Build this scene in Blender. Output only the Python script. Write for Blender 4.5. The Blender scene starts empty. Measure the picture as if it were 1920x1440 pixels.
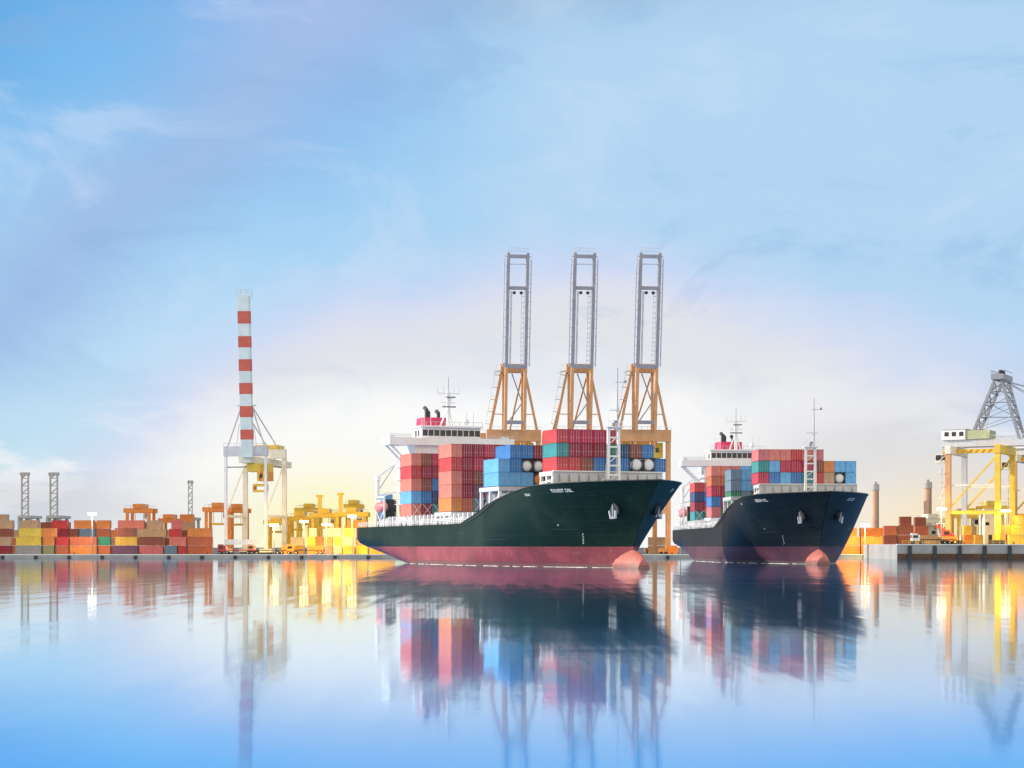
import bpy, bmesh, math, random
from mathutils import Vector, Matrix
random.seed(7)
S = bpy.context.scene
COL = S.collection
R = math.radians

# ------------------------------------------------------------------ camera
F = 3400.0                                   # focal length in pixels of a 1920 px wide frame
CAMZ = 4.0
HOR = 1024.0
cam_d = bpy.data.cameras.new('camera')
cam = bpy.data.objects.new('camera', cam_d)
COL.objects.link(cam)
cam.location = (0, 0, CAMZ)
cam.rotation_euler = (R(90), 0, 0)
cam_d.sensor_width = 36
cam_d.lens = F / 1920 * 36
cam_d.shift_y = (HOR - 720) / 1920
cam_d.clip_start = 0.5
cam_d.clip_end = 20000
S.camera = cam
S.view_settings.view_transform = 'Standard'
S.view_settings.look = 'None'
S.view_settings.exposure = 0.0
S.view_settings.gamma = 1.0
S.render.engine = 'CYCLES'
S.cycles.max_bounces = 6
S.cycles.use_denoising = True

def PX(x, Y): return (x - 960) / F * Y
def PZ(y, Y): return CAMZ - (y - HOR) / F * Y
def ppm(Y): return F / Y

# ------------------------------------------------------------------ sun + sky
SUN_DIR = Vector((-0.93, 0.10, 0.34)).normalized()      # towards the sun
sun_d = bpy.data.lights.new('sun', 'SUN')
sun_d.energy = 4.8
sun_d.angle = R(0.6)
sun_d.color = (1.0, 0.90, 0.78)
sun = bpy.data.objects.new('sun', sun_d)
COL.objects.link(sun)
sun.rotation_euler = SUN_DIR.to_track_quat('Z', 'Y').to_euler()

def srgb(r, g, b):
    f = lambda c: c / 12.92 if c <= 0.04045 else ((c + 0.055) / 1.055) ** 2.4
    return (f(r / 255), f(g / 255), f(b / 255), 1)

class NT:
    """small node-tree writer"""
    def __init__(s, tree): s.t = tree; s.n = tree.nodes; s.l = tree.links
    def put(s, sock, v):
        if isinstance(v, bpy.types.NodeSocket): s.l.new(v, sock)
        elif v is not None: sock.default_value = v
    def math(s, op, a, b=None, c=None, clamp=False):
        n = s.n.new('ShaderNodeMath'); n.operation = op; n.use_clamp = clamp
        for i, v in enumerate((a, b, c)):
            if v is not None: s.put(n.inputs[i], v)
        return n.outputs[0]
    def smooth(s, v, a, b, lo=0.0, hi=1.0):
        n = s.n.new('ShaderNodeMapRange'); n.interpolation_type = 'SMOOTHSTEP'
        s.put(n.inputs[0], v); n.inputs[1].default_value = a; n.inputs[2].default_value = b
        n.inputs[3].default_value = lo; n.inputs[4].default_value = hi
        return n.outputs[0]
    def mix(s, f, a, b, mode='MIX'):
        n = s.n.new('ShaderNodeMix'); n.data_type = 'RGBA'; n.blend_type = mode
        s.put(n.inputs[0], f); s.put(n.inputs[6], a); s.put(n.inputs[7], b)
        return n.outputs[2]
    def ramp(s, f, stops, interp='LINEAR'):
        n = s.n.new('ShaderNodeValToRGB'); s.put(n.inputs[0], f); cr = n.color_ramp; cr.interpolation = interp
        while len(cr.elements) < len(stops): cr.elements.new(0.5)
        for e, (p, c) in zip(cr.elements, stops): e.position = p; e.color = c
        return n.outputs[0]
    def noise(s, vec, scale, detail=4, rough=0.55, dist=0.0):
        n = s.n.new('ShaderNodeTexNoise'); s.put(n.inputs['Vector'], vec)
        n.inputs['Scale'].default_value = scale; n.inputs['Detail'].default_value = detail
        n.inputs['Roughness'].default_value = rough; n.inputs['Distortion'].default_value = dist
        return n.outputs[0]
    def comb(s, x, y, z):
        n = s.n.new('ShaderNodeCombineXYZ'); s.put(n.inputs[0], x); s.put(n.inputs[1], y); s.put(n.inputs[2], z); return n.outputs[0]
    def gauss(s, u, v, cu, cv, su, sv):
        a = s.math('DIVIDE', s.math('SUBTRACT', u, cu), su); b = s.math('DIVIDE', s.math('SUBTRACT', v, cv), sv)
        d = s.math('ADD', s.math('MULTIPLY', a, a), s.math('MULTIPLY', b, b))
        return s.math('POWER', 2.71828, s.math('MULTIPLY', d, -1.0))

world = bpy.data.worlds.new('World')
S.world = world
world.use_nodes = True
w = NT(world.node_tree)
for n in list(w.n): w.n.remove(n)
wout = w.n.new('ShaderNodeOutputWorld')
bg = w.n.new('ShaderNodeBackground')
sky = w.n.new('ShaderNodeTexSky')
sky.sky_type = 'NISHITA'
sky.sun_disc = False
sky.sun_elevation = math.asin(SUN_DIR.z)
sky.sun_rotation = math.atan2(SUN_DIR.x, SUN_DIR.y)
sky.altitude = 0; sky.air_density = 1.0; sky.dust_density = 1.2; sky.ozone_density = 2.0
BG = 0.1
bg.inputs['Strength'].default_value = BG
tc = w.n.new('ShaderNodeTexCoord')
sp = w.n.new('ShaderNodeSeparateXYZ'); w.l.new(tc.outputs['Generated'], sp.inputs[0])
dx, dy, dz = sp.outputs
cv = w.comb(w.math('MULTIPLY', dx, 3.2), w.math('MULTIPLY', dy, 1.0), w.math('MULTIPLY', dz, 7.0))
n1 = w.noise(cv, 1.3, 5, 0.5, 0.2)
n2 = w.noise(cv, 3.1, 6, 0.6, 0.4)
u0 = w.math('MULTIPLY', dx, F)                       # azimuth measure
v0 = w.math('MULTIPLY', w.math('ABSOLUTE', dz), F)   # elevation measure
wa = w.math('SUBTRACT', n1, 0.5); wb = w.math('SUBTRACT', n2, 0.5)
u = w.math('ADD', u0, w.math('MULTIPLY', wb, 260.0))
v = w.math('ADD', v0, w.math('ADD', w.math('MULTIPLY', wa, 260.0), w.math('MULTIPLY', wb, 110.0)))
vv = w.math('DIVIDE', v, 1800.0, clamp=True)
base = w.ramp(vv, [(0.0, srgb(214, 228, 240)), (0.11, srgb(200, 232, 250)), (0.22, srgb(190, 226, 252)), (0.36, srgb(160, 210, 250)),
                   (0.48, srgb(124, 192, 246)), (0.6, srgb(96, 172, 236)), (1.0, srgb(70, 140, 215))])
nis = w.mix(1.0, sky.outputs[0], (BG * 0.9, BG * 0.95, BG * 1.05, 1), 'MULTIPLY')
base = w.mix(0.10, base, nis)
# broad pale veil over the right half
veil = w.smooth(w.math('ADD', u, w.math('MULTIPLY', v, -0.10)), -520, 60)
base = w.mix(w.math('MULTIPLY', veil, 0.97), base, srgb(179, 214, 243))
# lavender grey bank running from upper middle down to the left
dl = w.math('DIVIDE', w.math('SUBTRACT', w.math('SUBTRACT', v, 940.0), w.math('MULTIPLY', w.math('ADD', u, 330.0), 0.84)), 1.31)
dl = w.math('DIVIDE', dl, 120.0)
band = w.math('POWER', 2.71828, w.math('MULTIPLY', w.math('MULTIPLY', dl, dl), -1.0))
band = w.math('MULTIPLY', band, w.smooth(u, 260, -200))
base = w.mix(w.math('MULTIPLY', band, 0.92), base, srgb(158, 190, 232))
base = w.mix(w.math('MULTIPLY', w.gauss(u, v, -330, 960, 230, 130), 0.75), base, srgb(166, 190, 235))
base = w.mix(w.math('MULTIPLY', w.gauss(u, v, -960, 980, 150, 190), 0.7), base, srgb(88, 158, 220))
base = w.mix(w.math('MULTIPLY', w.gauss(u, v, 160, 1030, 330, 85), 0.75), base, srgb(140, 170, 200))
# bright glow of thin cloud around the low middle
gu = w.math('DIVIDE', w.math('SUBTRACT', u, 120.0), 900.0); gv = w.math('DIVIDE', v, 525.0)
gd = w.math('SQRT', w.math('ADD', w.math('MULTIPLY', gu, gu), w.math('MULTIPLY', gv, gv)))
base = w.mix(w.math('MULTIPLY', w.smooth(gd, 1.18, 0.9), 0.9), base, srgb(213, 219, 245))
base = w.mix(w.smooth(gd, 1.02, 0.82), base, srgb(226, 228, 234))
gu2 = w.math('DIVIDE', w.math('SUBTRACT', u, 40.0), 1230.0)
gd2 = w.math('SQRT', w.math('ADD', w.math('MULTIPLY', gu2, gu2), w.math('MULTIPLY', gv, gv)))
base = w.mix(w.smooth(gd2, 0.76, 0.56), base, srgb(252, 252, 251))
# grey and white streaks of low cloud
cs = w.noise(w.comb(w.math('MULTIPLY', dx, 9.0), dy, w.math('MULTIPLY', dz, 34.0)), 1.1, 5, 0.55, 0.3)
low = w.smooth(v0, 360, 120)
base = w.mix(w.math('MULTIPLY', w.math('MULTIPLY', w.smooth(cs, 0.50, 0.62), low), 0.85), base, srgb(249, 250, 252))
cum = w.math('MULTIPLY', w.gauss(u, v, 590, 262, 190, 85), w.smooth(w.math('ADD', n2, w.math('MULTIPLY', wa, 0.6)), 0.40, 0.56))
base = w.mix(cum, base, srgb(251, 251, 252))
grey = w.math('ADD', w.gauss(u, v, -830, 60, 330, 75), w.gauss(u, v, 640, 170, 260, 150), clamp=True)
base = w.mix(w.math('MULTIPLY', grey, 0.72), base, srgb(212, 213, 217))
ct = w.noise(w.comb(w.math('MULTIPLY', dx, 5.0), w.math('MULTIPLY', dy, 2.0), w.math('MULTIPLY', dz, 11.0)), 1.6, 8, 0.62, 0.5)
base = w.mix(w.math('MULTIPLY', w.math('MULTIPLY', w.smooth(ct, 0.50, 0.68), w.smooth(v0, 150, 500)), 0.42), base, srgb(206, 224, 246))
base = w.mix(w.math('MULTIPLY', w.math('MULTIPLY', w.smooth(ct, 0.47, 0.33), w.smooth(v0, 150, 500)), 0.34), base, srgb(140, 178, 222))
base = w.mix(w.math('MULTIPLY', w.gauss(u0, v0, -340, 25, 165, 105), 0.95), base, srgb(255, 248, 172))  # floodlight glow in haze, painted into the sky colour over the yard
base = w.mix(w.math('MULTIPLY', w.gauss(u0, v0, 850, 30, 230, 95), 0.85), base, srgb(253, 226, 172))  # same warm haze glow painted into the sky at the right
rear = w.smooth(dy, 0.35, -0.25)                      # added bright warm sky behind the viewer, to fill the shaded fronts
base = w.mix(w.math('MULTIPLY', rear, 0.85), base, (1.42, 1.25, 1.06, 1))
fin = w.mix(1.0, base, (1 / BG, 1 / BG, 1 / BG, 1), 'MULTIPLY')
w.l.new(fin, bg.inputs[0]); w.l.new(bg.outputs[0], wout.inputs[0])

# ------------------------------------------------------------------ materials
MATS = {}
def paint(name, c, rough=0.5, var=0.18, scale=0.6, streak=0.0, metal=0.0, spec=0.4, coat=0.0, dirt=(0.10, 0.06, 0.04), seams=None, rust=0.0, scum=False):
    """painted steel: base colour with blotchy wear and optional vertical dirt streaks"""
    if name in MATS: return MATS[name]
    m = bpy.data.materials.new(name); m.use_nodes = True
    t = NT(m.node_tree); b = t.n['Principled BSDF']
    co = t.n.new('ShaderNodeTexCoord').outputs['Object']
    nz = t.noise(co, scale, 5, 0.6)
    c4 = (*c, 1); dk = tuple(x * (1 - var) for x in c) + (1,); lt = tuple(min(1, x * (1 + var) + 0.01) for x in c) + (1,)
    colr = t.ramp(nz, [(0.3, dk), (0.5, c4), (0.7, lt)])
    if streak > 0:
        s = t.n.new('ShaderNodeSeparateXYZ'); t.l.new(co, s.inputs[0])
        st = t.noise(t.comb(t.math('MULTIPLY', s.outputs[0], 1.6), t.math('MULTIPLY', s.outputs[1], 1.6), t.math('MULTIPLY', s.outputs[2], 0.10)), 1.4, 4, 0.65)
        colr = t.mix(t.math('MULTIPLY', t.smooth(st, 0.54, 0.74), streak), colr, (*dirt, 1))
    if seams or rust or scum:
        s = t.n.new('ShaderNodeSeparateXYZ'); t.l.new(co, s.inputs[0]); X, Yc, Z = s.outputs
        if seams:                                                      # welded plate joints
            fz = t.math('FRACT', t.math('DIVIDE', t.math('ADD', Z, 20.0), 2.6)); row = t.math('FLOOR', t.math('DIVIDE', t.math('ADD', Z, 20.0), 2.6))
            fx = t.math('FRACT', t.math('ADD', t.math('DIVIDE', t.math('ADD', X, 300.0), 9.0), t.math('MULTIPLY', row, 0.37)))
            ln = t.math('MAXIMUM', t.math('LESS_THAN', fz, 0.05), t.math('LESS_THAN', fx, 0.016))
            colr = t.mix(t.math('MULTIPLY', ln, 0.7), colr, (*seams, 1))
        if rust:                                                       # rust runs and fender scuffs
            rn = t.noise(t.comb(t.math('MULTIPLY', X, 0.55), t.math('MULTIPLY', Yc, 0.55), t.math('MULTIPLY', Z, 0.06)), 1.0, 6, 0.7)
            rp = t.noise(t.comb(t.math('MULTIPLY', X, 0.05), t.math('MULTIPLY', Yc, 0.05), t.math('MULTIPLY', Z, 0.12)), 1.0, 3, 0.5)
            rf = t.math('MULTIPLY', t.smooth(rn, 0.60, 0.72), t.smooth(rp, 0.45, 0.62))
            colr = t.mix(t.math('MULTIPLY', rf, rust), colr, (0.11, 0.045, 0.02, 1))
            sc = t.noise(t.comb(t.math('MULTIPLY', X, 0.04), t.math('MULTIPLY', Yc, 0.04), t.math('MULTIPLY', Z, 2.2)), 1.0, 5, 0.7)
            colr = t.mix(t.math('MULTIPLY', t.smooth(sc, 0.63, 0.70), rust * 0.5), colr, (0.07, 0.08, 0.075, 1))
        if scum:
            wn = t.noise(t.comb(t.math('MULTIPLY', X, 0.12), t.math('MULTIPLY', Yc, 0.12), t.math('MULTIPLY', Z, 0.5)), 1.0, 5, 0.65)
            colr = t.mix(t.math('MULTIPLY', t.math('LESS_THAN', Z, t.math('MULTIPLY', wn, 1.5)), 0.6), colr, (0.10, 0.075, 0.06, 1))
    t.l.new(colr, b.inputs['Base Color'])
    rg = t.math('ADD', rough - 0.08, t.math('MULTIPLY', nz, 0.16), clamp=True)
    t.l.new(rg, b.inputs['Roughness'])
    b.inputs['Metallic'].default_value = metal
    b.inputs['Specular IOR Level'].default_value = spec
    b.inputs['Coat Weight'].default_value = coat
    MATS[name] = m
    return m

def emit(name, c, strength):
    if name in MATS: return MATS[name]
    m = bpy.data.materials.new(name); m.use_nodes = True
    b = m.node_tree.nodes['Principled BSDF']
    b.inputs['Base Color'].default_value = (*c, 1)
    b.inputs['Emission Color'].default_value = (*c, 1); b.inputs['Emission Strength'].default_value = strength
    MATS[name] = m
    return m

WHITE = paint('white_paint', (0.80, 0.80, 0.79), 0.45, 0.06, 0.4, 0.22, dirt=(0.45, 0.38, 0.30))
PALE = paint('pale_cream_paint', (0.74, 0.72, 0.60), 0.5, 0.08, 0.3, 0.25, dirt=(0.42, 0.33, 0.22))
GREYP = paint('grey_paint', (0.27, 0.28, 0.30), 0.5, 0.12, 0.4, 0.3)
LGREY = paint('light_grey_paint', (0.55, 0.56, 0.58), 0.5, 0.1, 0.4, 0.3)
DARK = paint('dark_steel', (0.035, 0.037, 0.04), 0.5, 0.3, 0.8)
TAN = paint('tan_paint', (0.62, 0.32, 0.14), 0.5, 0.12, 0.3, 0.25, dirt=(0.28, 0.15, 0.08))
BOOM = paint('blue_grey_paint', (0.30, 0.29, 0.32), 0.5, 0.12, 0.3, 0.2)
YEL = paint('yellow_paint', (0.78, 0.52, 0.06), 0.5, 0.14, 0.4, 0.25, dirt=(0.4, 0.2, 0.05))
ORG = paint('orange_paint', (0.72, 0.25, 0.05), 0.5, 0.14, 0.4, 0.2)
REDP = paint('red_paint', (0.55, 0.06, 0.06), 0.45, 0.12, 0.4, 0.15)
BAND = paint('band_red_paint', (0.56, 0.11, 0.07), 0.5, 0.12, 0.3, 0.2)
BANDW = paint('band_white_paint', (0.62, 0.70, 0.68), 0.5, 0.1, 0.3, 0.25, dirt=(0.4, 0.4, 0.36))
PINKR = paint('funnel_red_paint', (0.62, 0.035, 0.12), 0.45, 0.1, 0.5, 0.1)
HULL = paint('hull_paint', (0.003, 0.017, 0.009), 0.5, 0.4, 0.09, 0.4, spec=0.14, coat=0.0, dirt=(0.022, 0.030, 0.026), seams=(0.016, 0.024, 0.02), rust=0.75)
BOOT = paint('boot_topping_paint', (0.25, 0.040, 0.050), 0.5, 0.34, 0.12, 0.6, dirt=(0.36, 0.17, 0.14), seams=(0.17, 0.03, 0.035), rust=0.5, scum=True)
HULLD = paint('black_hull_paint', (0.0035, 0.0065, 0.007), 0.5, 0.4, 0.09, 0.4, spec=0.2, dirt=(0.02, 0.026, 0.03), seams=(0.014, 0.018, 0.02), rust=0.75)
BOOTD = paint('dark_boot_topping_paint', (0.085, 0.022, 0.034), 0.5, 0.34, 0.12, 0.5, dirt=(0.13, 0.05, 0.05), seams=(0.05, 0.015, 0.02), rust=0.4, scum=True)
BULB = paint('bulb_paint', (0.48, 0.15, 0.12), 0.55, 0.25, 0.5, 0.6, dirt=(0.50, 0.30, 0.24), seams=(0.3, 0.08, 0.07), rust=0.6, scum=True)
DECKM = paint('deck_paint', (0.16, 0.20, 0.17), 0.7, 0.2, 0.3)
GLASS = paint('dark_window_glass', (0.012, 0.014, 0.018), 0.12, 0.1, 0.5, spec=0.6)
CONC = paint('concrete', (0.36, 0.34, 0.31), 0.85, 0.22, 0.12, 0.4, dirt=(0.14, 0.11, 0.09))
TIMB = paint('tarred_timber', (0.09, 0.05, 0.03), 0.85, 0.3, 0.3, 0.3)
RUB = paint('black_rubber', (0.02, 0.02, 0.02), 0.8, 0.2, 1.0)
GALV = paint('galvanised_steel', (0.5, 0.5, 0.5), 0.4, 0.1, 1.0, metal=0.4)
FARG = paint('haze_pale_grey', (0.42, 0.43, 0.44), 0.6, 0.1, 0.2)  # pale grey with the distance haze put into its colour
FART = paint('tan_concrete', (0.60, 0.42, 0.31), 0.8, 0.14, 0.1, 0.3)
LIFEB = paint('salmon_paint', (0.80, 0.22, 0.22), 0.45, 0.08, 0.6)

CC = dict(                        # container colours (real paint values)
    maroon=(0.30, 0.022, 0.045), crimson=(0.48, 0.03, 0.075), red=(0.55, 0.045, 0.05), brown=(0.26, 0.075, 0.045),
    rust=(0.50, 0.13, 0.06), orange=(0.70, 0.24, 0.06), salmon=(0.68, 0.20, 0.15), navy=(0.02, 0.06, 0.17), blue=(0.035, 0.19, 0.48),
    sky=(0.13, 0.42, 0.74), slate=(0.15, 0.24, 0.34), teal=(0.03, 0.27, 0.28), green=(0.03, 0.20, 0.12), grey=(0.34, 0.34, 0.35),
    purple=(0.16, 0.07, 0.13), yellow=(0.76, 0.56, 0.08), gold=(0.66, 0.38, 0.06), cream=(0.72, 0.62, 0.36), pink=(0.60, 0.16, 0.17),
    white=(0.75, 0.75, 0.73), olive=(0.30, 0.30, 0.16), tan=(0.50, 0.33, 0.20))
WORDS = dict(maroon='dark maroon', crimson='crimson', red='bright red', brown='reddish brown', rust='rusty orange red', orange='orange', salmon='salmon red',
             navy='dark navy', blue='deep blue', sky='light blue', slate='slate blue', teal='teal', green='dark green', grey='grey', purple='dark purple',
             yellow='yellow', gold='golden yellow', cream='pale cream', pink='brick pink', white='white', olive='olive green', tan='tan')
def cmat(k): return paint(k + '_container_paint', CC[k], 0.48, 0.14, 0.7, 0.28, dirt=tuple(x * 0.45 + 0.02 for x in CC[k]))

# ------------------------------------------------------------------ mesh builder
class MB:
    def __init__(s): s.v = []; s.f = []; s.m = []; s.mats = []; s.sm = []
    def mi(s, m):
        if m not in s.mats: s.mats.append(m)
        return s.mats.index(m)
    def add(s, vs, fs, m, smooth=False):
        o = len(s.v); s.v += [tuple(p) for p in vs]; k = s.mi(m)
        for f in fs: s.f.append(tuple(i + o for i in f)); s.m.append(k); s.sm.append(smooth)
    def box(s, x0, x1, y0, y1, z0, z1, m):
        s.add([(x0, y0, z0), (x1, y0, z0), (x1, y1, z0), (x0, y1, z0), (x0, y0, z1), (x1, y0, z1), (x1, y1, z1), (x0, y1, z1)],
              [(0, 3, 2, 1), (4, 5, 6, 7), (0, 1, 5, 4), (1, 2, 6, 5), (2, 3, 7, 6), (3, 0, 4, 7)], m)
    def bar(s, a, b, wd, m, dp=None, up=None):
        """square beam from a to b"""
        a = Vector(a); b = Vector(b); d = (b - a).normalized()
        up = Vector(up) if up else (Vector((0, 0, 1)) if abs(d.z) < 0.9 else Vector((0, 1, 0)))
        x = d.cross(up).normalized(); y = x.cross(d).normalized()
        hw = wd / 2; hd = (dp if dp else wd) / 2
        vs = []
        for p in (a, b):
            for (i, j) in ((-1, -1), (1, -1), (1, 1), (-1, 1)): vs.append(p + x * hw * i + y * hd * j)
        s.add(vs, [(0, 1, 2, 3), (7, 6, 5, 4), (0, 4, 5, 1), (1, 5, 6, 2), (2, 6, 7, 3), (3, 7, 4, 0)], m)
    def tube(s, a, b, r0, m, r1=None, n=10, cap=True):
        a = Vector(a); b = Vector(b); d = (b - a).normalized(); r1 = r0 if r1 is None else r1
        up = Vector((0, 0, 1)) if abs(d.z) < 0.9 else Vector((0, 1, 0))
        x = d.cross(up).normalized(); y = x.cross(d)
        vs = []
        for p, r in ((a, r0), (b, r1)):
            for i in range(n):
                t = 2 * math.pi * i / n; vs.append(p + x * math.cos(t) * r + y * math.sin(t) * r)
        s.add(vs, [(i, i + n, (i + 1) % n + n, (i + 1) % n) for i in range(n)], m, True)
        if cap: s.add(vs, [tuple(range(n)), tuple(range(2 * n - 1, n - 1, -1))], m)
    def loft(s, rings, m, cap=True):
        n = len(rings[0]); vs = [p for r in rings for p in r]
        fs = [(k * n + i, k * n + (i + 1) % n, (k + 1) * n + (i + 1) % n, (k + 1) * n + i) for k in range(len(rings) - 1) for i in range(n)]
        s.add(vs, fs, m, True)
        if cap: s.add(vs, [tuple(range(n))[::-1], tuple(range((len(rings) - 1) * n, len(rings) * n))], m)
    def mesh(s, name):
        me = bpy.data.meshes.new(name); me.from_pydata(s.v, [], s.f)
        for m in s.mats: me.materials.append(m)
        me.polygons.foreach_set('material_index', s.m); me.polygons.foreach_set('use_smooth', s.sm); me.update()
        return me
    def build(s, name, parent=None, loc=None):
        o = bpy.data.objects.new(name, s.mesh(name)); COL.objects.link(o)
        if parent is not None: o.parent = parent
        if loc: o.location = loc
        return o

def tag(o, label=None, cat=None, group=None, kind=None):
    if label: o['label'] = label
    if cat: o['category'] = cat
    if group: o['group'] = group
    if kind: o['kind'] = kind
    return o
def empty(name, loc=(0, 0, 0), rz=0.0, **k):
    o = bpy.data.objects.new(name, None); COL.objects.link(o); o.location = loc; o.rotation_euler = (0, 0, rz); o.empty_display_size = 2
    return tag(o, **k)
def copy_tree(o, parent=None):
    c = o.copy(); COL.objects.link(c)
    if parent is not None: c.parent = parent
    for ch in list(o.children): copy_tree(ch, c)
    return c

# ------------------------------------------------------------------ water, ground
def make_water():
    m = bpy.data.materials.new('water'); m.use_nodes = True
    t = NT(m.node_tree); t.n.remove(t.n['Principled BSDF']); out = t.n['Material Output']
    geo = t.n.new('ShaderNodeNewGeometry')
    s = t.n.new('ShaderNodeSeparateXYZ'); t.l.new(geo.outputs['Position'], s.inputs[0])
    big = t.noise(t.comb(t.math('MULTIPLY', s.outputs[0], 0.010), t.math('MULTIPLY', s.outputs[1], 0.022), 0.0), 1.0, 3, 0.5)
    fine = t.noise(t.comb(t.math('MULTIPLY', s.outputs[0], 0.35), t.math('MULTIPLY', s.outputs[1], 0.12), 0.0), 1.0, 4, 0.55)
    bp = t.n.new('ShaderNodeBump'); bp.inputs['Strength'].default_value = 1.0; bp.inputs['Distance'].default_value = 0.007
    t.l.new(fine, bp.inputs['Height'])
    gl = t.n.new('ShaderNodeBsdfGlossy'); gl.distribution = 'GGX'
    gl.inputs['Color'].default_value = (0.88, 0.955, 1.0, 1)
    t.l.new(t.math('ADD', 0.036, t.math('MULTIPLY', big, 0.04)), gl.inputs['Roughness'])
    st = t.noise(t.comb(t.math('MULTIPLY', s.outputs[0], 0.9), t.math('MULTIPLY', s.outputs[1], 0.03), 0.0), 1.0, 4, 0.7)
    st2 = t.noise(t.comb(t.math('MULTIPLY', s.outputs[0], 0.03), t.math('MULTIPLY', s.outputs[1], 0.10), 5.0), 1.0, 4, 0.6)
    tilt = t.math('ADD', t.math('MULTIPLY', t.math('SUBTRACT', st, 0.5), 0.016), t.math('MULTIPLY', t.math('SUBTRACT', st2, 0.5), 0.010))
    nv = t.n.new('ShaderNodeVectorMath'); nv.operation = 'ADD'; t.l.new(bp.outputs[0], nv.inputs[0]); t.l.new(t.comb(0.0, tilt, 0.0), nv.inputs[1])
    nn = t.n.new('ShaderNodeVectorMath'); nn.operation = 'NORMALIZE'; t.l.new(nv.outputs[0], nn.inputs[0])
    t.l.new(nn.outputs[0], gl.inputs['Normal'])
    df = t.n.new('ShaderNodeBsdfDiffuse'); df.inputs['Color'].default_value = (0.03, 0.30, 0.72, 1)
    dp = t.n.new('ShaderNodeVectorMath'); dp.operation = 'DOT_PRODUCT'
    t.l.new(geo.outputs['Incoming'], dp.inputs[0]); dp.inputs[1].default_value = (0, 0, 1)
    fr = t.smooth(t.math('ABSOLUTE', dp.outputs['Value']), 0.033, 0.145, 0.97, 0.20)     # Fresnel-like falloff away from grazing view
    mx = t.n.new('ShaderNodeMixShader')
    t.l.new(fr, mx.inputs[0]); t.l.new(df.outputs[0], mx.inputs[1]); t.l.new(gl.outputs[0], mx.inputs[2])
    t.l.new(mx.outputs[0], out.inputs[0])
    return m
WATER = make_water()
b = MB(); b.add([(-3500, -300, 0), (3500, -300, 0), (3500, 3600, 0), (-3500, 3600, 0)], [(0, 1, 2, 3)], WATER)
tag(b.build('water'), kind='structure')

QY = 600.0; GZ = 1.3
ASPH = paint('quay_asphalt', (0.10, 0.095, 0.09), 0.9, 0.3, 0.05)
b = MB(); b.box(-2600, 2600, QY + 1.2, 3300, -2, GZ, ASPH)
tag(b.build('ground'), kind='structure')

def quay_wall(x0, x1, y, ztop, label, step, timber):
    r = empty('quay_wall', ((x0 + x1) / 2, y, 0), label=label, cat='quay wall'); cx = (x0 + x1) / 2
    b = MB(); b.box(x0 - cx, x1 - cx, 0, 1.2, -2, ztop - 0.3, CONC); b.build('wall', r)
    if timber:
        b = MB(); b.box(x0 - cx, x1 - cx, -0.3, -0.002, -1.5, 1.7, TIMB); b.build('timber_facing', r)
    b = MB(); b.box(x0 - cx, x1 - cx, -0.15, 1.25, ztop - 0.3, ztop + 0.02, PALE); b.build('capping', r)
    n = int((x1 - x0) / step); fm = None; bm_ = None
    for i in range(n):
        x = x0 - cx + (i + 0.5) * step
        if abs(PX(1, y)) == 0: pass
        sx = 960 + (x + cx) / y * F
        if sx < -20 or sx > 1940: continue
        if fm is None:
            b = MB(); b.box(-0.45, 0.45, -0.5, -0.01 if not timber else -0.31, -0.4, ztop - 0.5, RUB); b.box(-0.6, 0.6, -0.6, -0.5, 0.1, ztop - 0.7, DARK); fm = b.mesh('fender')
            b = MB(); b.tube((0, 0, 0), (0, 0, 0.5), 0.22, DARK, 0.18); b.tube((0, 0, 0.5), (0, 0, 0.62), 0.32, DARK, 0.32); bm_ = b.mesh('bollard')
        o = bpy.data.objects.new('fender', fm); COL.objects.link(o); o.parent = r; o.location = (x, 0, 0)
        if i % 2 == 0:
            o = bpy.data.objects.new('bollard', bm_); COL.objects.link(o); o.parent = r; o.location = (x + 1.5, 0.6, ztop + 0.02)
    return r
quay_wall(-900, 900, QY, GZ, 'long low quay wall with a pale capping under the container yard', 11.0, False)

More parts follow.
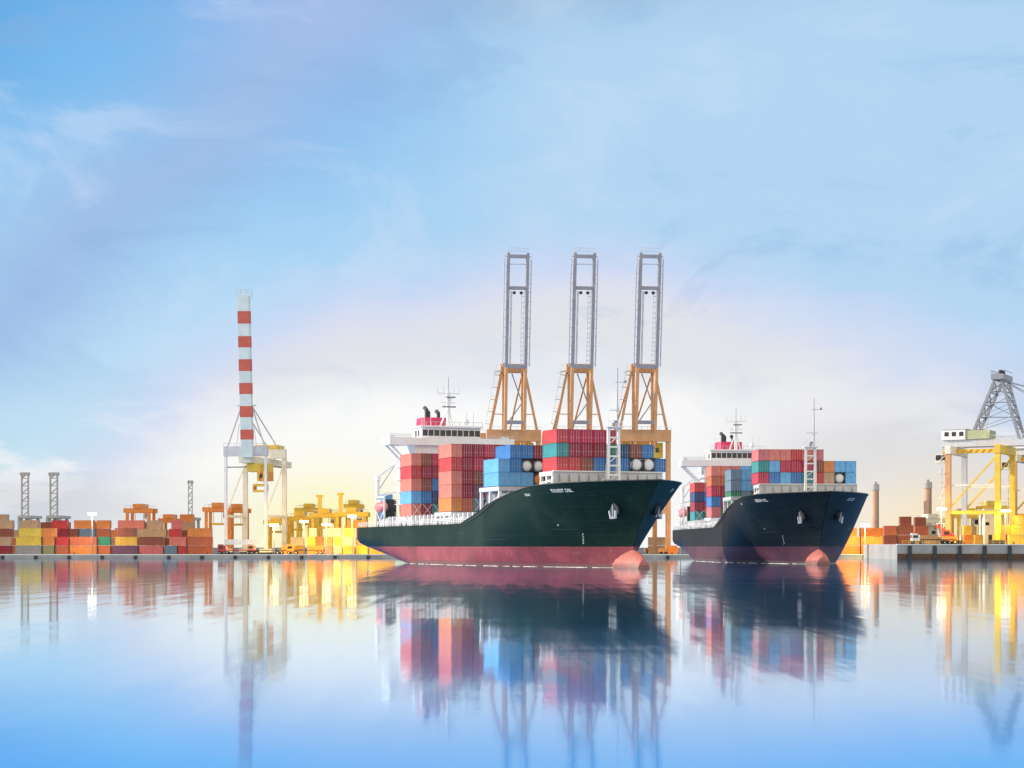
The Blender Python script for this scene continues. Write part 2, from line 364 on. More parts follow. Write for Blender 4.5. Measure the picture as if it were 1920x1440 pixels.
# ------------------------------------------------------------------ shipping containers
CMESH = {}
PLACE = paint('placeholder_container_paint', (0.5, 0.5, 0.5))
def container_mesh(L, H, ends):
    """body of a box container: corner posts, rails, corrugated sides. ends: also a door end at +x"""
    k = (round(L, 2), H, ends)
    if k in CMESH: return CMESH[k]
    W = 2.44; b = MB(); l = L / 2; q = W / 2; p = 0.14
    for sx in (-1, 1):
        for sy in (-1, 1):
            b.box(sx * l - (p if sx > 0 else 0), sx * l + (0 if sx > 0 else p), sy * q - (p if sy > 0 else 0), sy * q + (0 if sy > 0 else p), 0, H, PLACE)
        for z0, z1 in ((0, 0.14), (H - 0.12, H)):
            b.box(sx * l - (0.13 if sx > 0 else 0), sx * l + (0 if sx > 0 else 0.13), -q + p, q - p, z0, z1, PLACE)
    for sy in (-1, 1):
        for z0, z1 in ((0, 0.16), (H - 0.10, H)):
            b.box(-l + p, l - p, sy * q - (0.1 if sy > 0 else 0), sy * q + (0 if sy > 0 else 0.1), z0, z1, PLACE)
        n = max(4, int(L / 0.55)); st = (L - 2 * p) / n; vs = []; fs = []
        for i in range(n):
            x = -l + p + i * st
            for dxx, dep in ((0, 0.09), (0.34 * st, 0.09), (0.5 * st, 0.03), (0.84 * st, 0.03)):
                y = sy * (q - dep); vs += [(x + dxx, y, 0.15), (x + dxx, y, H - 0.09)]
        vs += [(l - p, sy * (q - 0.09), 0.15), (l - p, sy * (q - 0.09), H - 0.09)]
        for i in range(len(vs) // 2 - 1):
            f = (2 * i, 2 * i + 2, 2 * i + 3, 2 * i + 1); fs.append(f if sy < 0 else f[::-1])
        b.add(vs, fs, PLACE)
    b.add([(-l + .1, -q + .08, H - 0.04), (l - .1, -q + .08, H - 0.04), (l - .1, q - .08, H - 0.04), (-l + .1, q - .08, H - 0.04)], [(0, 1, 2, 3)], PLACE)
    b.add([(-l + .1, -q + .08, 0.05), (l - .1, -q + .08, 0.05), (l - .1, q - .08, 0.05), (-l + .1, q - .08, 0.05)], [(3, 2, 1, 0)], PLACE)
    b.box(-l + 0.03, -l + 0.07, -q + p, q - p, 0.14, H - 0.12, PLACE)
    if ends:
        for sy in (-1, 1):
            b.box(l - 0.09, l - 0.04, 0.02 if sy > 0 else -q + p, q - p if sy > 0 else -0.02, 0.15, H - 0.13, PLACE)
            for yy in (0.3, 0.82): b.tube((l - 0.015, sy * yy, 0.1), (l - 0.015, sy * yy, H - 0.08), 0.028, GALV, n=6)
    else:
        b.box(l - 0.16, l - 0.13, -q + p, q - p, 0.14, H - 0.12, PLACE)
    CMESH[k] = b.mesh('shipping_container')
    return CMESH[k]
DMESH = {}
def door_mesh(H):
    if H in DMESH: return DMESH[H]
    b = MB(); wd = 1.06
    b.box(-0.05, 0.0, 0.015, wd, 0.15, H - 0.13, PLACE)
    for i in range(4):
        z0 = 0.28 + i * (H - 0.5) / 4; b.box(0.0, 0.018, 0.1, wd - 0.1, z0, z0 + (H - 0.5) / 4 - 0.16, PLACE)
    for yy in (0.28, 0.80):
        b.tube((0.045, yy, 0.08), (0.045, yy, H - 0.07), 0.03, GALV, n=6)
        b.box(0.03, 0.06, yy - 0.06, yy + 0.22, 1.0, 1.08, GALV)
    DMESH[H] = b.mesh('door')
    return DMESH[H]
def recolour(o, m):
    for i, s in enumerate(o.material_slots):
        if s.material == PLACE: s.link = 'OBJECT'; s.material = m
def container(M, x, y, z, L, H, col, label, group, doors):
    """M: matrix of the carrier; x,y,z the centre of the base"""
    o = bpy.data.objects.new('shipping_container', container_mesh(L, H, not doors)); COL.objects.link(o)
    o.matrix_world = M @ Matrix.Translation((x, y, z)); recolour(o, cmat(col)); tag(o, label, 'container', group)
    if doors:
        for s in (1, -1):
            d = bpy.data.objects.new('door', door_mesh(H)); COL.objects.link(d); d.parent = o; d.location = (L / 2 - 0.07, 0, 0)
            d.scale = (1, s, 1); recolour(d, cmat(col))
    return o
TM = []
def tank_container(M, x, y, z, L, H, col, label, group):
    if not TM:
        b = MB(); l = L / 2; q = 1.22
        for sx in (-1, 1):
            for sy in (-1, 1):
                b.bar((sx * (l - .07), sy * (q - .07), 0), (sx * (l - .07), sy * (q - .07), H), 0.14, DARK)
                b.bar((sx * (l - .07), sy * (q - .1), 0.5), (sx * (l - .07), sy * 0.4, 0.05), 0.09, DARK); b.bar((sx * (l - .07), sy * (q - .1), H - 0.5), (sx * (l - .07), sy * 0.4, H - 0.05), 0.09, DARK)
            for z1 in (0.07, H - 0.07): b.bar((sx * (l - .07), -q, z1), (sx * (l - .07), q, z1), 0.12, DARK)
        for sy in (-1, 1):
            for z1 in (0.07, H - 0.07): b.bar((-l, sy * (q - .06), z1), (l, sy * (q - .06), z1), 0.12, DARK)
        TM.append(b.mesh('tank_container'))
        b = MB(); rings = []; c = H / 2
        for xx, r in ((-l + .12, 0.25), (-l + .2, 0.75), (-l + .42, 1.08), (-l + .8, 1.14), (l - .8, 1.14), (l - .42, 1.08), (l - .2, 0.75), (l - .12, 0.25)):
            rings.append([(xx, r * math.cos(t * math.pi / 12), c + r * math.sin(t * math.pi / 12)) for t in range(24)])
        b.loft(rings, PLACE); TM.append(b.mesh('tank'))
    o = bpy.data.objects.new('tank_container', TM[0]); COL.objects.link(o); o.matrix_world = M @ Matrix.Translation((x, y, z)); tag(o, label, 'tank container', group)
    t = bpy.data.objects.new('tank', TM[1]); COL.objects.link(t); t.parent = o; recolour(t, cmat(col))
ORD = ['first', 'second', 'third', 'fourth', 'fifth', 'sixth', 'seventh', 'eighth', 'ninth', 'tenth', 'eleventh', 'twelfth', 'thirteenth', 'fourteenth', 'fifteenth', 'sixteenth', 'seventeenth', 'eighteenth']

# ------------------------------------------------------------------ container ship
B2 = 14.5; ZMAIN = 8.7; ZFC = 15.6; XA = -144.0
def lerp(a, b, t): return a + (b - a) * t
def top_z(x):
    pts = [(-200, 8.7), (-52, 8.7), (-44, 10.3), (-34, 12.9), (-28, 13.9), (-15, 15.3), (-4, 15.6), (40, 15.9)]
    for (x0, z0), (x1, z1) in zip(pts, pts[1:]):
        if x <= x1: return lerp(z0, z1, (x - x0) / (x1 - x0))
    return 15.9
def stem_x(z): return 0.6 * min(z, 0) + 12.0 * (max(z, 0) / ZFC) ** 1.7
def stern_x(z): return XA + 21 * max(0.0, 1 - max(z, 0) / 6.0) ** 1.6 + max(0, -z) * 2
def half_b(x, z):
    t = min(1, max(0, z / ZFC)); xs = lerp(-58, -26, t ** 0.8); p = lerp(1.75, 3.0, t); xe = stem_x(z)
    bb = B2
    if x > xs: bb = B2 * max(0.0, 1 - ((x - xs) / (xe - xs)) ** p)
    xa = stern_x(z); xq = lerp(-85, -118, t)
    if x < xq:
        k = lerp(0.85, 0.10, min(1, max(0, z) / 5.0) ** 0.6); bb = min(bb, B2 * (1 - k * ((xq - x) / (xq - xa)) ** 2.2))
    return max(bb, 0.0)
def hull_point(x, z, side):
    return Vector((x, side * half_b(x, z), z))

def hull_mesh():
    b = MB()
    zs = [-2.0, -1.0, 0.0, 0.8, 1.8, 2.8, 3.9, 4.8, 5.8, 6.8, 7.8, 8.7]
    zu = [9.6, 10.6, 11.6, 12.6, 13.6, 14.5, 15.2, 15.9]
    N = 72; rows = []
    for z in zs + zu:
        row = []
        for i in range(N + 1):
            t = i / N
            t = t if t < 0.5 else 1 - 0.5 * (2 * (1 - t)) ** 1.7          # finer towards the stem
            x = lerp(stern_x(z), stem_x(z), t); zz = min(z, top_z(x)) if z > 8.7 else z
            if z > 8.7:
                x = lerp(stern_x(zz), stem_x(zz), t)
            row.append((x, half_b(x, zz), zz))
        rows.append(row)
    for r in range(len(rows) - 1):
        for i in range(N):
            q = [rows[r][i], rows[r][i + 1], rows[r + 1][i + 1], rows[r + 1][i]]
            if max(p[2] for p in q) - min(p[2] for p in q) < 0.02: continue
            m = BOOT if q[0][2] < 3.85 and q[3][2] < 3.95 else HULL
            b.add([(x, -y, z) for x, y, z in q], [(0, 1, 2, 3)], m, True)
            b.add(q, [(3, 2, 1, 0)], m, True)
    for r in range(11):                                                    # transom
        (x0, y0, z0), (x1, y1, z1) = rows[r][0], rows[r + 1][0]
        b.add([(x0, -y0, z0), (x0, y0, z0), (x1, y1, z1), (x1, -y1, z1)], [(3, 2, 1, 0)], HULL if z0 > 3.8 else BOOT)
    # inner bulwark skin
    me = b.mesh('hull')
    bm = bmesh.new(); bm.from_mesh(me); bmesh.ops.remove_doubles(bm, verts=bm.verts, dist=0.004); bmesh.ops.recalc_face_normals(bm, faces=bm.faces)
    bm.to_mesh(me); bm.free()
    return me
SHIP = {}
def text_mesh(s):
    c = bpy.data.curves.new('lettering', 'FONT'); c.body = s; c.size = 1.0; c.resolution_u = 2; c.offset = 0.01; c.space_character = 1.12
    o = bpy.data.objects.new('lettering', c); COL.objects.link(o)
    dg = bpy.context.evaluated_depsgraph_get(); dg.update(); me = bpy.data.meshes.new_from_object(o.evaluated_get(dg))
    bpy.data.objects.remove(o)
    bm = bmesh.new(); bm.from_mesh(me); bmesh.ops.triangulate(bm, faces=bm.faces); bmesh.ops.subdivide_edges(bm, edges=bm.edges, cuts=1)
    bm.to_mesh(me); bm.free()
    return me
def hull_text(s, x0, z0, size, side, parent, name='lettering', width=1.0):
    me = text_mesh(s); mw = max(v.co.x for v in me.vertices)
    for v in me.vertices:
        uu = v.co.x * size * width
        x = x0 + uu if side < 0 else x0 + (mw * size * width - uu); z = z0 + v.co.y * size
        p = hull_point(x, z, side); e = 0.2
        du = hull_point(x + e, z, side) - p; dv = hull_point(x, z + e, side) - p; n = du.cross(dv).normalized()
        if n.y * side < 0: n = -n
        v.co = p + n * 0.05
    me.materials.clear(); me.materials.append(WHITE)
    o = bpy.data.objects.new(name, me); COL.objects.link(o); o.parent = parent
    return o

def make_ship(root, words, house_drop, dark_boot=False):
    """parts of one feeder container ship under ROOT; local x runs to the bow, y to port"""
    if 'hull' not in SHIP: SHIP['hull'] = hull_mesh()
    o = bpy.data.objects.new('hull', SHIP['hull']); COL.objects.link(o); o.parent = root
    if dark_boot:
        for sl in o.material_slots:
            if sl.material == BOOT: sl.link = 'OBJECT'; sl.material = BOOTD
            elif sl.material == HULL: sl.link = 'OBJECT'; sl.material = HULLD
    # decks
    b = MB()
    xs = [XA + 1 + i * 3.0 for i in range(32)]; pl = [(x, half_b(x, 7.8) - 0.25) for x in xs]
    for (xa, ya), (xb, yb) in zip(pl, pl[1:]): b.add([(xa, -ya, 7.7), (xb, -yb, 7.7), (xb, yb, 7.7), (xa, ya, 7.7)], [(0, 1, 2, 3)], DECKM)
    b.build('main_deck', root)
    b = MB()
    xs = [-51 + i * 2.0 for i in range(32)]; pl = [(x, max(0, half_b(x, top_z(x) - 1.2) - 0.2), top_z(x) - 1.2) for x in xs if x < 10.2]
    for (xa, ya, za), (xb, yb, zb) in zip(pl, pl[1:]): b.add([(xa, -ya, za), (xb, -yb, zb), (xb, yb, zb), (xa, ya, za)], [(0, 1, 2, 3)], DECKM)
    b.build('forecastle_deck', root)
    # bulwark cap rail following the sheer
    b = MB()
    for sd in (-1, 1):
        xs = [-52 + i * 1.6 for i in range(45)]; xs = [x for x in xs if x < stem_x(15.6)] + [stem_x(15.8) - 0.15]
        ps = [Vector((x, sd * max(0.0, half_b(x, top_z(x))), top_z(x) + 0.05)) for x in xs]
        for p, q in zip(ps, ps[1:]): b.bar(p, q, 0.34, DARK, 0.16)
    b.build('cap_rail', root)
    # bulbous bow
    b = MB(); rings = []
    for i in range(15):
        a = -1 + 2 * i / 14; rr = (max(0, 1 - a * a) ** 0.45 if a > 0 else 1.0); xx = 0.2 + a * 6.0; 
        rings.append([(xx, 2.05 * rr * math.cos(t * math.pi / 10) * (1 - 0.42 * max(0.0, math.sin(t * math.pi / 10)) ** 1.5), 0.35 + 3.0 * rr * math.sin(t * math.pi / 10) - 0.35 * a) for t in range(20)])
    b.loft(rings[:-1], BULB); b.build('bulbous_bow', root)
    # anchors with hawse pockets
    for sd in (-1, 1):
        p = hull_point(1.6, 10.8, sd); a = empty('anchor', p, 0); a.parent = root; a.location = p
        o1 = Vector((0.25, sd * 0.85, -0.3))
        b = MB(); b.tube(o1 * -0.3, o1 * 0.35, 1.15, DARK, 1.3, n=14); b.build('hawse_pocket', a)
        b = MB(); q = o1 * 0.5
        b.bar(q + Vector((0, 0, 0.9)), q + Vector((0, 0, -1.5)), 0.35, GREYP); b.bar(q + Vector((-1.2, 0, -1.5)), q + Vector((1.2, 0, -1.5)), 0.4, GREYP)
        for e in (-1, 1): b.bar(q + Vector((e * 1.1, 0, -1.5)), q + Vector((e * 1.35, sd * 0.15, -0.2)), 0.3, LGREY)
        b.build('anchor_fluke', a)
    # coaming, stanchions and rails along the main deck
    for sd in (-1, 1):
        b = MB(); b.box(-112, -50, sd * 12.1 - 0.15, sd * 12.1 + 0.15, 7.7, 10.6, LGREY); b.build('hatch_coaming', root)
        b = MB(); x = XA + 1.0
        prev = None
        while x < -50:
            y = sd * (half_b(x, 8.7) - 0.2); b.bar((x, y, 8.6), (x, y, 9.9), 0.12, WHITE)
            if prev:
                for z in (9.2, 9.55, 9.9): b.bar((prev[0], prev[1], z), (x, y, z), 0.075, WHITE)
            prev = (x, y); x += 2.0
        b.build('guard_rail', root)
        k = 0; x = -112.0; b = MB(); b.box(-.25, .25, -.3, .3, 7.7, 11.0, WHITE); b.bar((0, 0, 10.6), (0, -sd * 1.4, 10.6), 0.3, WHITE); sm = b.mesh('lashing_stanchion')
        b = MB(); b.box(-.6, .6, -.35, .35, 7.7, 9.6, WHITE); b.tube((0, 0, 9.6), (0, 0, 10.2), 0.3, WHITE); vm = b.mesh('deck_vent')
        while x < -48:
            o = bpy.data.objects.new('lashing_stanchion', sm); COL.objects.link(o); o.parent = root; o.location = (x, sd * 13.6, 0); x += 3.1; k += 1
            if k % 3 == 0: o = bpy.data.objects.new('deck_vent', vm); COL.objects.link(o); o.parent = root; o.location = (x - 1.4, sd * 13.6, 0)
    # hatch covers under the bays
    for x0, x1, z1, wv in ((-105, -93.5, 10.8, 13.9), (-76, -64, 11.4, 13.9), (-46, -34, 15.9, 13.8), (-18.4, -11.6, 18.1, 11.2)):
        b = MB(); b.box(x0, x1, -wv, wv, z1 - 0.9, z1 - 0.04, LGREY)
        b.box(x0 + .4, x1 - .4, -wv + 1.4, wv - 1.4, 7.8, z1 - 0.9, GREYP)
        for sd in (-1, 1):
            for xx in (x0 + .4, (x0 + x1) / 2, x1 - .4):
                b.bar((xx, sd * (wv - .4), top_z(xx) - 1.0), (xx, sd * (wv - .4), z1 - 0.9), 0.55, WHITE)
                b.bar((xx, sd * (wv - .4), top_z(xx) + 0.6), (xx, sd * (wv - 2.4), z1 - 1.0), 0.2, WHITE)
            for z in (0.35, 0.6): b.bar((x0, sd * (wv - .1), top_z(x0) + z + 0.5), (x1, sd * (wv - .1), top_z(x1) + z + 0.5), 0.14, WHITE)
        b.build('hatch_cover', root)
    b = MB(); b.box(-11.3, -11.0, -11.2, 11.2, 14.2, 18.0, LGREY)
    for y in range(-10, 11, 2): b.add([(-11.0, y - .08, 14.2), (-9.4, y - .08, 14.2), (-11.0, y - .08, 17.6), (-11.0, y + .08, 14.2), (-9.4, y + .08, 14.2), (-11.0, y + .08, 17.6)], [(0, 1, 2), (5, 4, 3), (1, 4, 5, 2)], GREYP)
    b.box(-11.4, -10.7, -11.2, 11.2, 17.95, 18.15, WHITE)
    b.build('breakwater', root)
    # windlass, hatch and vents on the forecastle
    for sd in (-1, 1):
        b = MB(); b.tube((-3.4, sd * 3.2 - 1.2, 15.6), (-3.4, sd * 3.2 + 1.2, 15.6), 0.75, GREYP, n=14); b.box(-4.4, -2.4, sd * 3.2 - 1.5, sd * 3.2 + 1.5, 14.3, 14.9, GREYP); b.build('windlass', root)
    # foremast: white ladder tower with thin pole
    fm = empty('foremast', (-8.6, 0, 0)); fm.parent = root
    b = MB()
    for sd in (-1, 1):
        b.bar((0, sd * 1.15, 14.2), (0, sd * 1.0, 26.2), 0.5, WHITE)
        b.bar((-1.6, sd * 1.15, 14.2), (-0.2, sd * 0.9, 24.0), 0.22, WHITE)
    z = 15.6
    while z < 26.4: b.bar((0, -1.1, z), (0, 1.1, z), 0.3, WHITE); z += 1.75
    for z in (16.0, 19.5, 23.0): b.bar((0, -1.1, z), (0, 1.1, z + 1.75), 0.14, WHITE)
    b.build('tower', fm)
    b = MB(); b.box(-0.9, 0.9, -1.6, 1.6, 26.2, 26.4, WHITE)
    for y in (-1.55, 1.55): b.bar((0.85, y, 26.4), (0.85, y, 27.4), 0.1, WHITE)
    b.bar((0.85, -1.55, 27.4), (0.85, 1.55, 27.4), 0.1, WHITE); b.build('platform', fm)
    b = MB(); b.tube((0, 0.75, 26.4), (0, 0.75, 37.4), 0.26, LGREY, 0.15); b.bar((0, 0.3, 34.8), (0, 2.4, 34.8), 0.14, LGREY); b.box(-.2, .2, 2.2, 2.6, 34.7, 35.2, GREYP)
    b.bar((0, -0.9, 29.5), (0, 1.6, 29.5), 0.16, LGREY); b.build('pole', fm)
    b = MB(); b.box(-.25, .25, -.25, .25, 26.4, 27.1, GREYP); b.box(0.9, 1.3, -.3, .3, 27.0, 27.5, GREYP); b.build('mast_light', fm)
    # accommodation block
    d = house_drop
    b = MB()
    b.box(-119, -106.5, -9.2, 9.2, 7.7, 27.9 - d, WHITE)
    for z in (11, 14, 17, 20, 23): b.box(-119.3, -106.2, -10.4, 10.4, z, z + 0.22, WHITE)
    for z in (11, 14, 17, 20, 23):
        for sd in (-1, 1):
            for zz in (0.6, 1.1): b.bar((-119.3, sd * 10.35, z + zz), (-106.2, sd * 10.35, z + zz), 0.08, WHITE)
    b.build('deckhouse', root)
    wm = MB(); wm.box(-0.5, 0.5, -0.04, 0.04, -0.45, 0.45, GLASS); wm = wm.mesh('window')
    for z in (12.6, 15.6, 18.6, 21.6, 24.6):
        for x in (-117, -114, -111, -108.4):
            for sd in (-1, 1):
                o = bpy.data.objects.new('window', wm); COL.objects.link(o); o.parent = root; o.location = (x, sd * 9.2, z)
    b = MB(); b.box(-112.5, -105.4, -15.6, 15.6, 27.9 - d, 28.5 - d, WHITE)
    b.box(-105.7, -105.4, -15.6, 15.6, 28.5 - d, 29.7 - d, WHITE)
    for sd in (-1, 1):
        b.box(-112.5, -105.7, sd * 15.6 - (0.2 if sd > 0 else 0), sd * 15.6 + (0 if sd > 0 else 0.2), 28.5 - d, 29.7 - d, WHITE)
        b.bar((-107, sd * 14.8, 27.9 - d), (-107, sd * 9.3, 22.5 - d), 0.45, WHITE); b.bar((-111, sd * 14.8, 27.9 - d), (-111, sd * 9.3, 22.5 - d), 0.45, WHITE)
        b.box(-110.5, -107.5, sd * 14.3 - 0.6, sd * 14.3 + 0.6, 28.5 - d, 30.3 - d, WHITE)
        for zz in (30.0, 30.4): b.bar((-105.6, sd * 7.4, zz - d), (-105.6, sd * 15.5, zz - d), 0.1, LGREY)
    b.build('bridge_wing', root)
    wh = empty('wheelhouse', (-110, 0, 0)); wh.parent = root
    b = MB(); b.box(-4.5, 3.6, -7.3, 7.3, 28.5 - d, 32.2 - d, WHITE); b.build('wall', wh)
    b = MB(); b.box(-4.9, 4.3, -7.8, 7.8, 32.2 - d, 32.6 - d, WHITE)
    for i in range(14): b.bar((4.2, -7.6 + i * 1.17, 32.6 - d), (4.2, -7.6 + i * 1.17, 33.5 - d), 0.08, LGREY)
    b.bar((4.2, -7.7, 33.5 - d), (4.2, 7.7, 33.5 - d), 0.08, LGREY); b.build('roof', wh)
    gm = MB(); gm.box(-0.03, 0.05, -0.62, 0.62, -0.7, 0.7, GLASS); gm = gm.mesh('bridge_window')
    for i in range(10):
        o = bpy.data.objects.new('bridge_window', gm); COL.objects.link(o); o.parent = wh; o.location = (3.6, -6.55 + i * 1.455, 30.9 - d)
    for sd in (-1, 1):
        for x in (0.8, -1.4):
            o = bpy.data.objects.new('bridge_window', gm); COL.objects.link(o); o.parent = wh; o.location = (x, sd * 7.3, 30.9 - d); o.rotation_euler = (0, 0, sd * math.pi / 2)
    # funnel with exhaust pipes
    fn = empty('funnel', (-121, 0, 0)); fn.parent = root
    b = MB()
    ring = lambda z, k: [(3.2 * k * sx, 3.5 * k * sy, z) for sx, sy in ((-1, -.7), (-.8, -1), (.8, -1), (1, -.7), (1, .7), (.8, 1), (-.8, 1), (-1, .7))]
    b.loft([ring(7.7, 1.1), ring(30 - d, 1.05)], WHITE); b.loft([ring(30.05 - d, 1.05), ring(35.4 - d, 0.98)], PINKR); b.build('casing', fn)
    for (x, y, h) in ((0.5, -1.8, 37.6), (-0.8, -0.9, 37.0), (0.6, 1.2, 36.8)):
        b = MB(); b.tube((x, y, 35 - d), (x, y, h - d), 0.42, DARK); b.bar((x, y, h - d - .2), (x - 0.7, y - .4, h - d + 0.5), 0.7, DARK); b.build('exhaust_pipe', fn)
    # radar mast
    rm = empty('radar_mast', (-109.5, 0.2, 0)); rm.parent = root
    b = MB(); b.bar((0, 0, 32.6 - d), (0, 0, 41 - d), 0.75, WHITE); b.tube((0, 0, 41 - d), (0, 0, 44.5 - d), 0.16, LGREY)
    for sd in (-1, 1): b.bar((-1.6, sd * 1.6, 32.6 - d), (0, sd * 0.2, 37 - d), 0.3, WHITE)
    b.bar((0, -2.8, 40.6 - d), (0, 2.8, 40.6 - d), 0.22, WHITE); b.bar((0, -1.8, 38.4 - d), (0, 1.8, 38.4 - d), 0.22, WHITE)
    for y in (-2.7, -1.2, 1.4, 2.7): b.tube((0, y, 40.6 - d), (0, y, 42.3 - d), 0.07, LGREY)
    b.build('post', rm)
    for z, y, L in ((37.2, 0.0, 3.4), (39.5, 0.4, 2.4)):
        b = MB(); b.box(0.4, 0.8, y - L / 2, y + L / 2, z - d, z + 0.35 - d, GREYP); b.box(0, 0.7, y - .3, y + .3, z - 0.6 - d, z - d, WHITE); b.build('radar_scanner', rm)
    b = MB()
    for y in (-6.0, -4.4, 4.6, 6.4): b.tube((0, y, 32.6 - d), (0, y, 36.2 - d), 0.07, LGREY)
    b.tube((-1, 4.8, 32.6 - d), (-1, 4.8, 33.4 - d), 0.12, WHITE); b.build('whip_aerial', rm)
    b = MB(); rings = []
    for i in range(7):
        a = math.pi * (i / 6 - 0.5); rings.append([(-1 + 0.8 * math.cos(a) * math.cos(t * .6283), 4.8 + 0.8 * math.cos(a) * math.sin(t * .6283), 34 - d + 0.8 * math.sin(a)) for t in range(10)])
    b.loft(rings[1:-1], WHITE); b.build('satellite_dome', rm)
    # stores crane and frames abaft the house
    for sd in (-1, 1):
        b = MB()
        b.tube((-127, sd * 12.4, 7.7), (-127, sd * 12.4, 21.5), 0.55, WHITE, 0.45); b.bar((-127, sd * 12.4, 21.0), (-127, sd * 6.4, 25.5), 0.5, WHITE)
        b.bar((-127, sd * 12.4, 17.5), (-127, sd * 8, 24.0), 0.16, GREYP); b.bar((-128.2, sd * 12.4, 20.6), (-125.8, sd * 12.4, 20.6), 0.9, WHITE)
        b.build('stores_crane', root)
        b = MB()
        for x in (-124.5, -117.5):
            b.bar((x, sd * 13.4, 7.7), (x, sd * 13.4, 16.2), 0.35, WHITE); b.bar((x, sd * 13.4, 16.2), (x, sd * 10.2, 17.2), 0.3, WHITE)
        b.bar((-124.5, sd * 13.4, 15.9), (-117.5, sd * 13.4, 15.9), 0.3, WHITE)
        b.bar((-124.5, sd * 13.5, 7.9), (-117.5, sd * 13.5, 12.6), 0.2, WHITE); b.bar((-124.5, sd * 13.5, 12.6), (-117.5, sd * 13.5, 7.9), 0.2, WHITE)
        b.build('boat_davit', root)
    b = MB(); b.box(-136, -124.0, -10, 10, 7.7, 11.0, LGREY); b.box(-126.5, -124.3, -11.2, -8.4, 11.0, 15.5, DARK); b.build('poop_house', root)
    # lashing bars crossed on the lowest tier
    for x0, y0, z0, n in ((-93.4, -12.5, 10.9, 3), (-63.9, -7.5, 11.5, 2)):
        b = MB()
        for i in range(n):
            y = y0 + i * 2.5
            b.bar((x0, y - 1.1, z0), (x0, y + 1.1, z0 + 2.8), 0.09, WHITE); b.bar((x0 + .03, y + 1.1, z0), (x0 + .03, y - 1.1, z0 + 2.8), 0.09, WHITE)
        b.build('lashing_rod', root)
    # ship's side writing and draught marks
    big, small, port = words
    for txt, px_x, z0, sz, sd in ((big, -8.8, 13.95, 0.86, -1), (small, -18.3, 13.5, 0.62, -1), (port, 2.0, 14.0, 0.78, 1)):
        hull_text(txt, px_x, z0, sz, sd, root, 'ship_name', 1.0)
    for k in range(5):
        pass
    b = MB()
    for k in range(4):
        x = -9.0; z = 4.4 + 0.55 * k; p = hull_point(x + 0.35 * k, z, -1); b.bar(p + Vector((-.25, -.06, 0)), p + Vector((0.25, -.06, 0.35)), 0.12, WHITE)
    b.build('draught_mark', root)

def ship_matrix(px, Y, yaw):
    fx, fy = math.sin(R(yaw)), -math.cos(R(yaw))
    rz = math.atan2(fy, fx)
    loc = Vector((PX(px, Y), Y, 0))
    return loc, rz, Matrix.Translation(loc) @ Matrix.Rotation(rz, 4, 'Z')

loc1, rz1, M1 = ship_matrix(1185, 332, 20.0)
ship1 = empty('container_ship', loc1, rz1, label='larger near container ship with dark green black hull, red boot topping and high stacks', cat='ship', group='container ships off the quay')
make_ship(ship1, ('TOUEST DBL', 'TSUNG', 'DBL'), 0.0)
loc2, rz2, M2 = ship_matrix(1535, 400, 2.6)
ship2 = empty('container_ship', loc2, rz2, label='smaller farther container ship with black hull seen almost bow on', cat='ship', group='container ships off the quay')
make_ship(ship2, ('SEEON VCL', 'VCL', 'EE ZEE'), 1.6, True)

def lifeboat(M, x, y, z, label):
    o = None
    b = MB(); rings = []
    for i in range(11):
        a = -1 + 2 * i / 10; k = max(0.08, (1 - abs(a) ** 2.6)) ** 0.6
        rings.append([(a * 3.6, 1.3 * k * math.cos(t * math.pi / 8), 1.3 + 1.35 * k * math.sin(t * math.pi / 8) + 0.25 * a * a) for t in range(16)])
    b.loft(rings, LIFEB); o = b.build('lifeboat'); o.matrix_world = M @ Matrix.Translation((x, y, z)); tag(o, label, 'lifeboat')
    b = MB(); b.box(-1.2, 1.2, -0.7, 0.7, 2.45, 3.0, WHITE); b.build('canopy', o)
lifeboat(M1, -121, -13.2, 12.2, 'salmon lifeboat hanging in the davit near the stern of the larger ship')
lifeboat(M2, -121, -13.2, 12.2, 'salmon lifeboat hanging near the stern of the smaller black hulled ship')

BAYN = ['aftmost block', 'second block from the stern', 'third block from the stern', 'front block']
TIERN = {0: 'bottom tier', 1: 'second tier', 2: 'third tier', 3: 'fourth tier', 4: 'top tier'}
def load_bay(M, ship, bay, xfront, y0, z0, L, H, cols, doors, group):
    """cols: per row from the starboard side, list of colours from the bottom tier up; T: prefix marks a tank, '-' a gap"""
    top = max(len(c) for c in cols)
    for ci, cl in enumerate(cols):
        for ti, k in enumerate(cl):
            if k == '-': continue
            x = xfront - L / 2 + random.uniform(-0.04, 0.04); y = y0 + ci * 2.5 + random.uniform(-.02, .02); z = z0 + ti * H
            tn = 'bottom tier' if ti == 0 else ('top tier' if ti == top - 1 else TIERN[ti])
            where = f'{ship}, {BAYN[bay]}, {tn}, {ORD[ci]} row'
            if k.startswith('T:'):
                tank_container(M, x, y, z, L, 2.55, k[2:], f'{WORDS[k[2:]]} tank container, ' + where, group)
            else:
                container(M, x, y, z, L, H - 0.07, k, f'{WORDS[k]} container, ' + where, group, doors)
G1 = 'containers stacked on the near ship'
N1 = 'near ship'
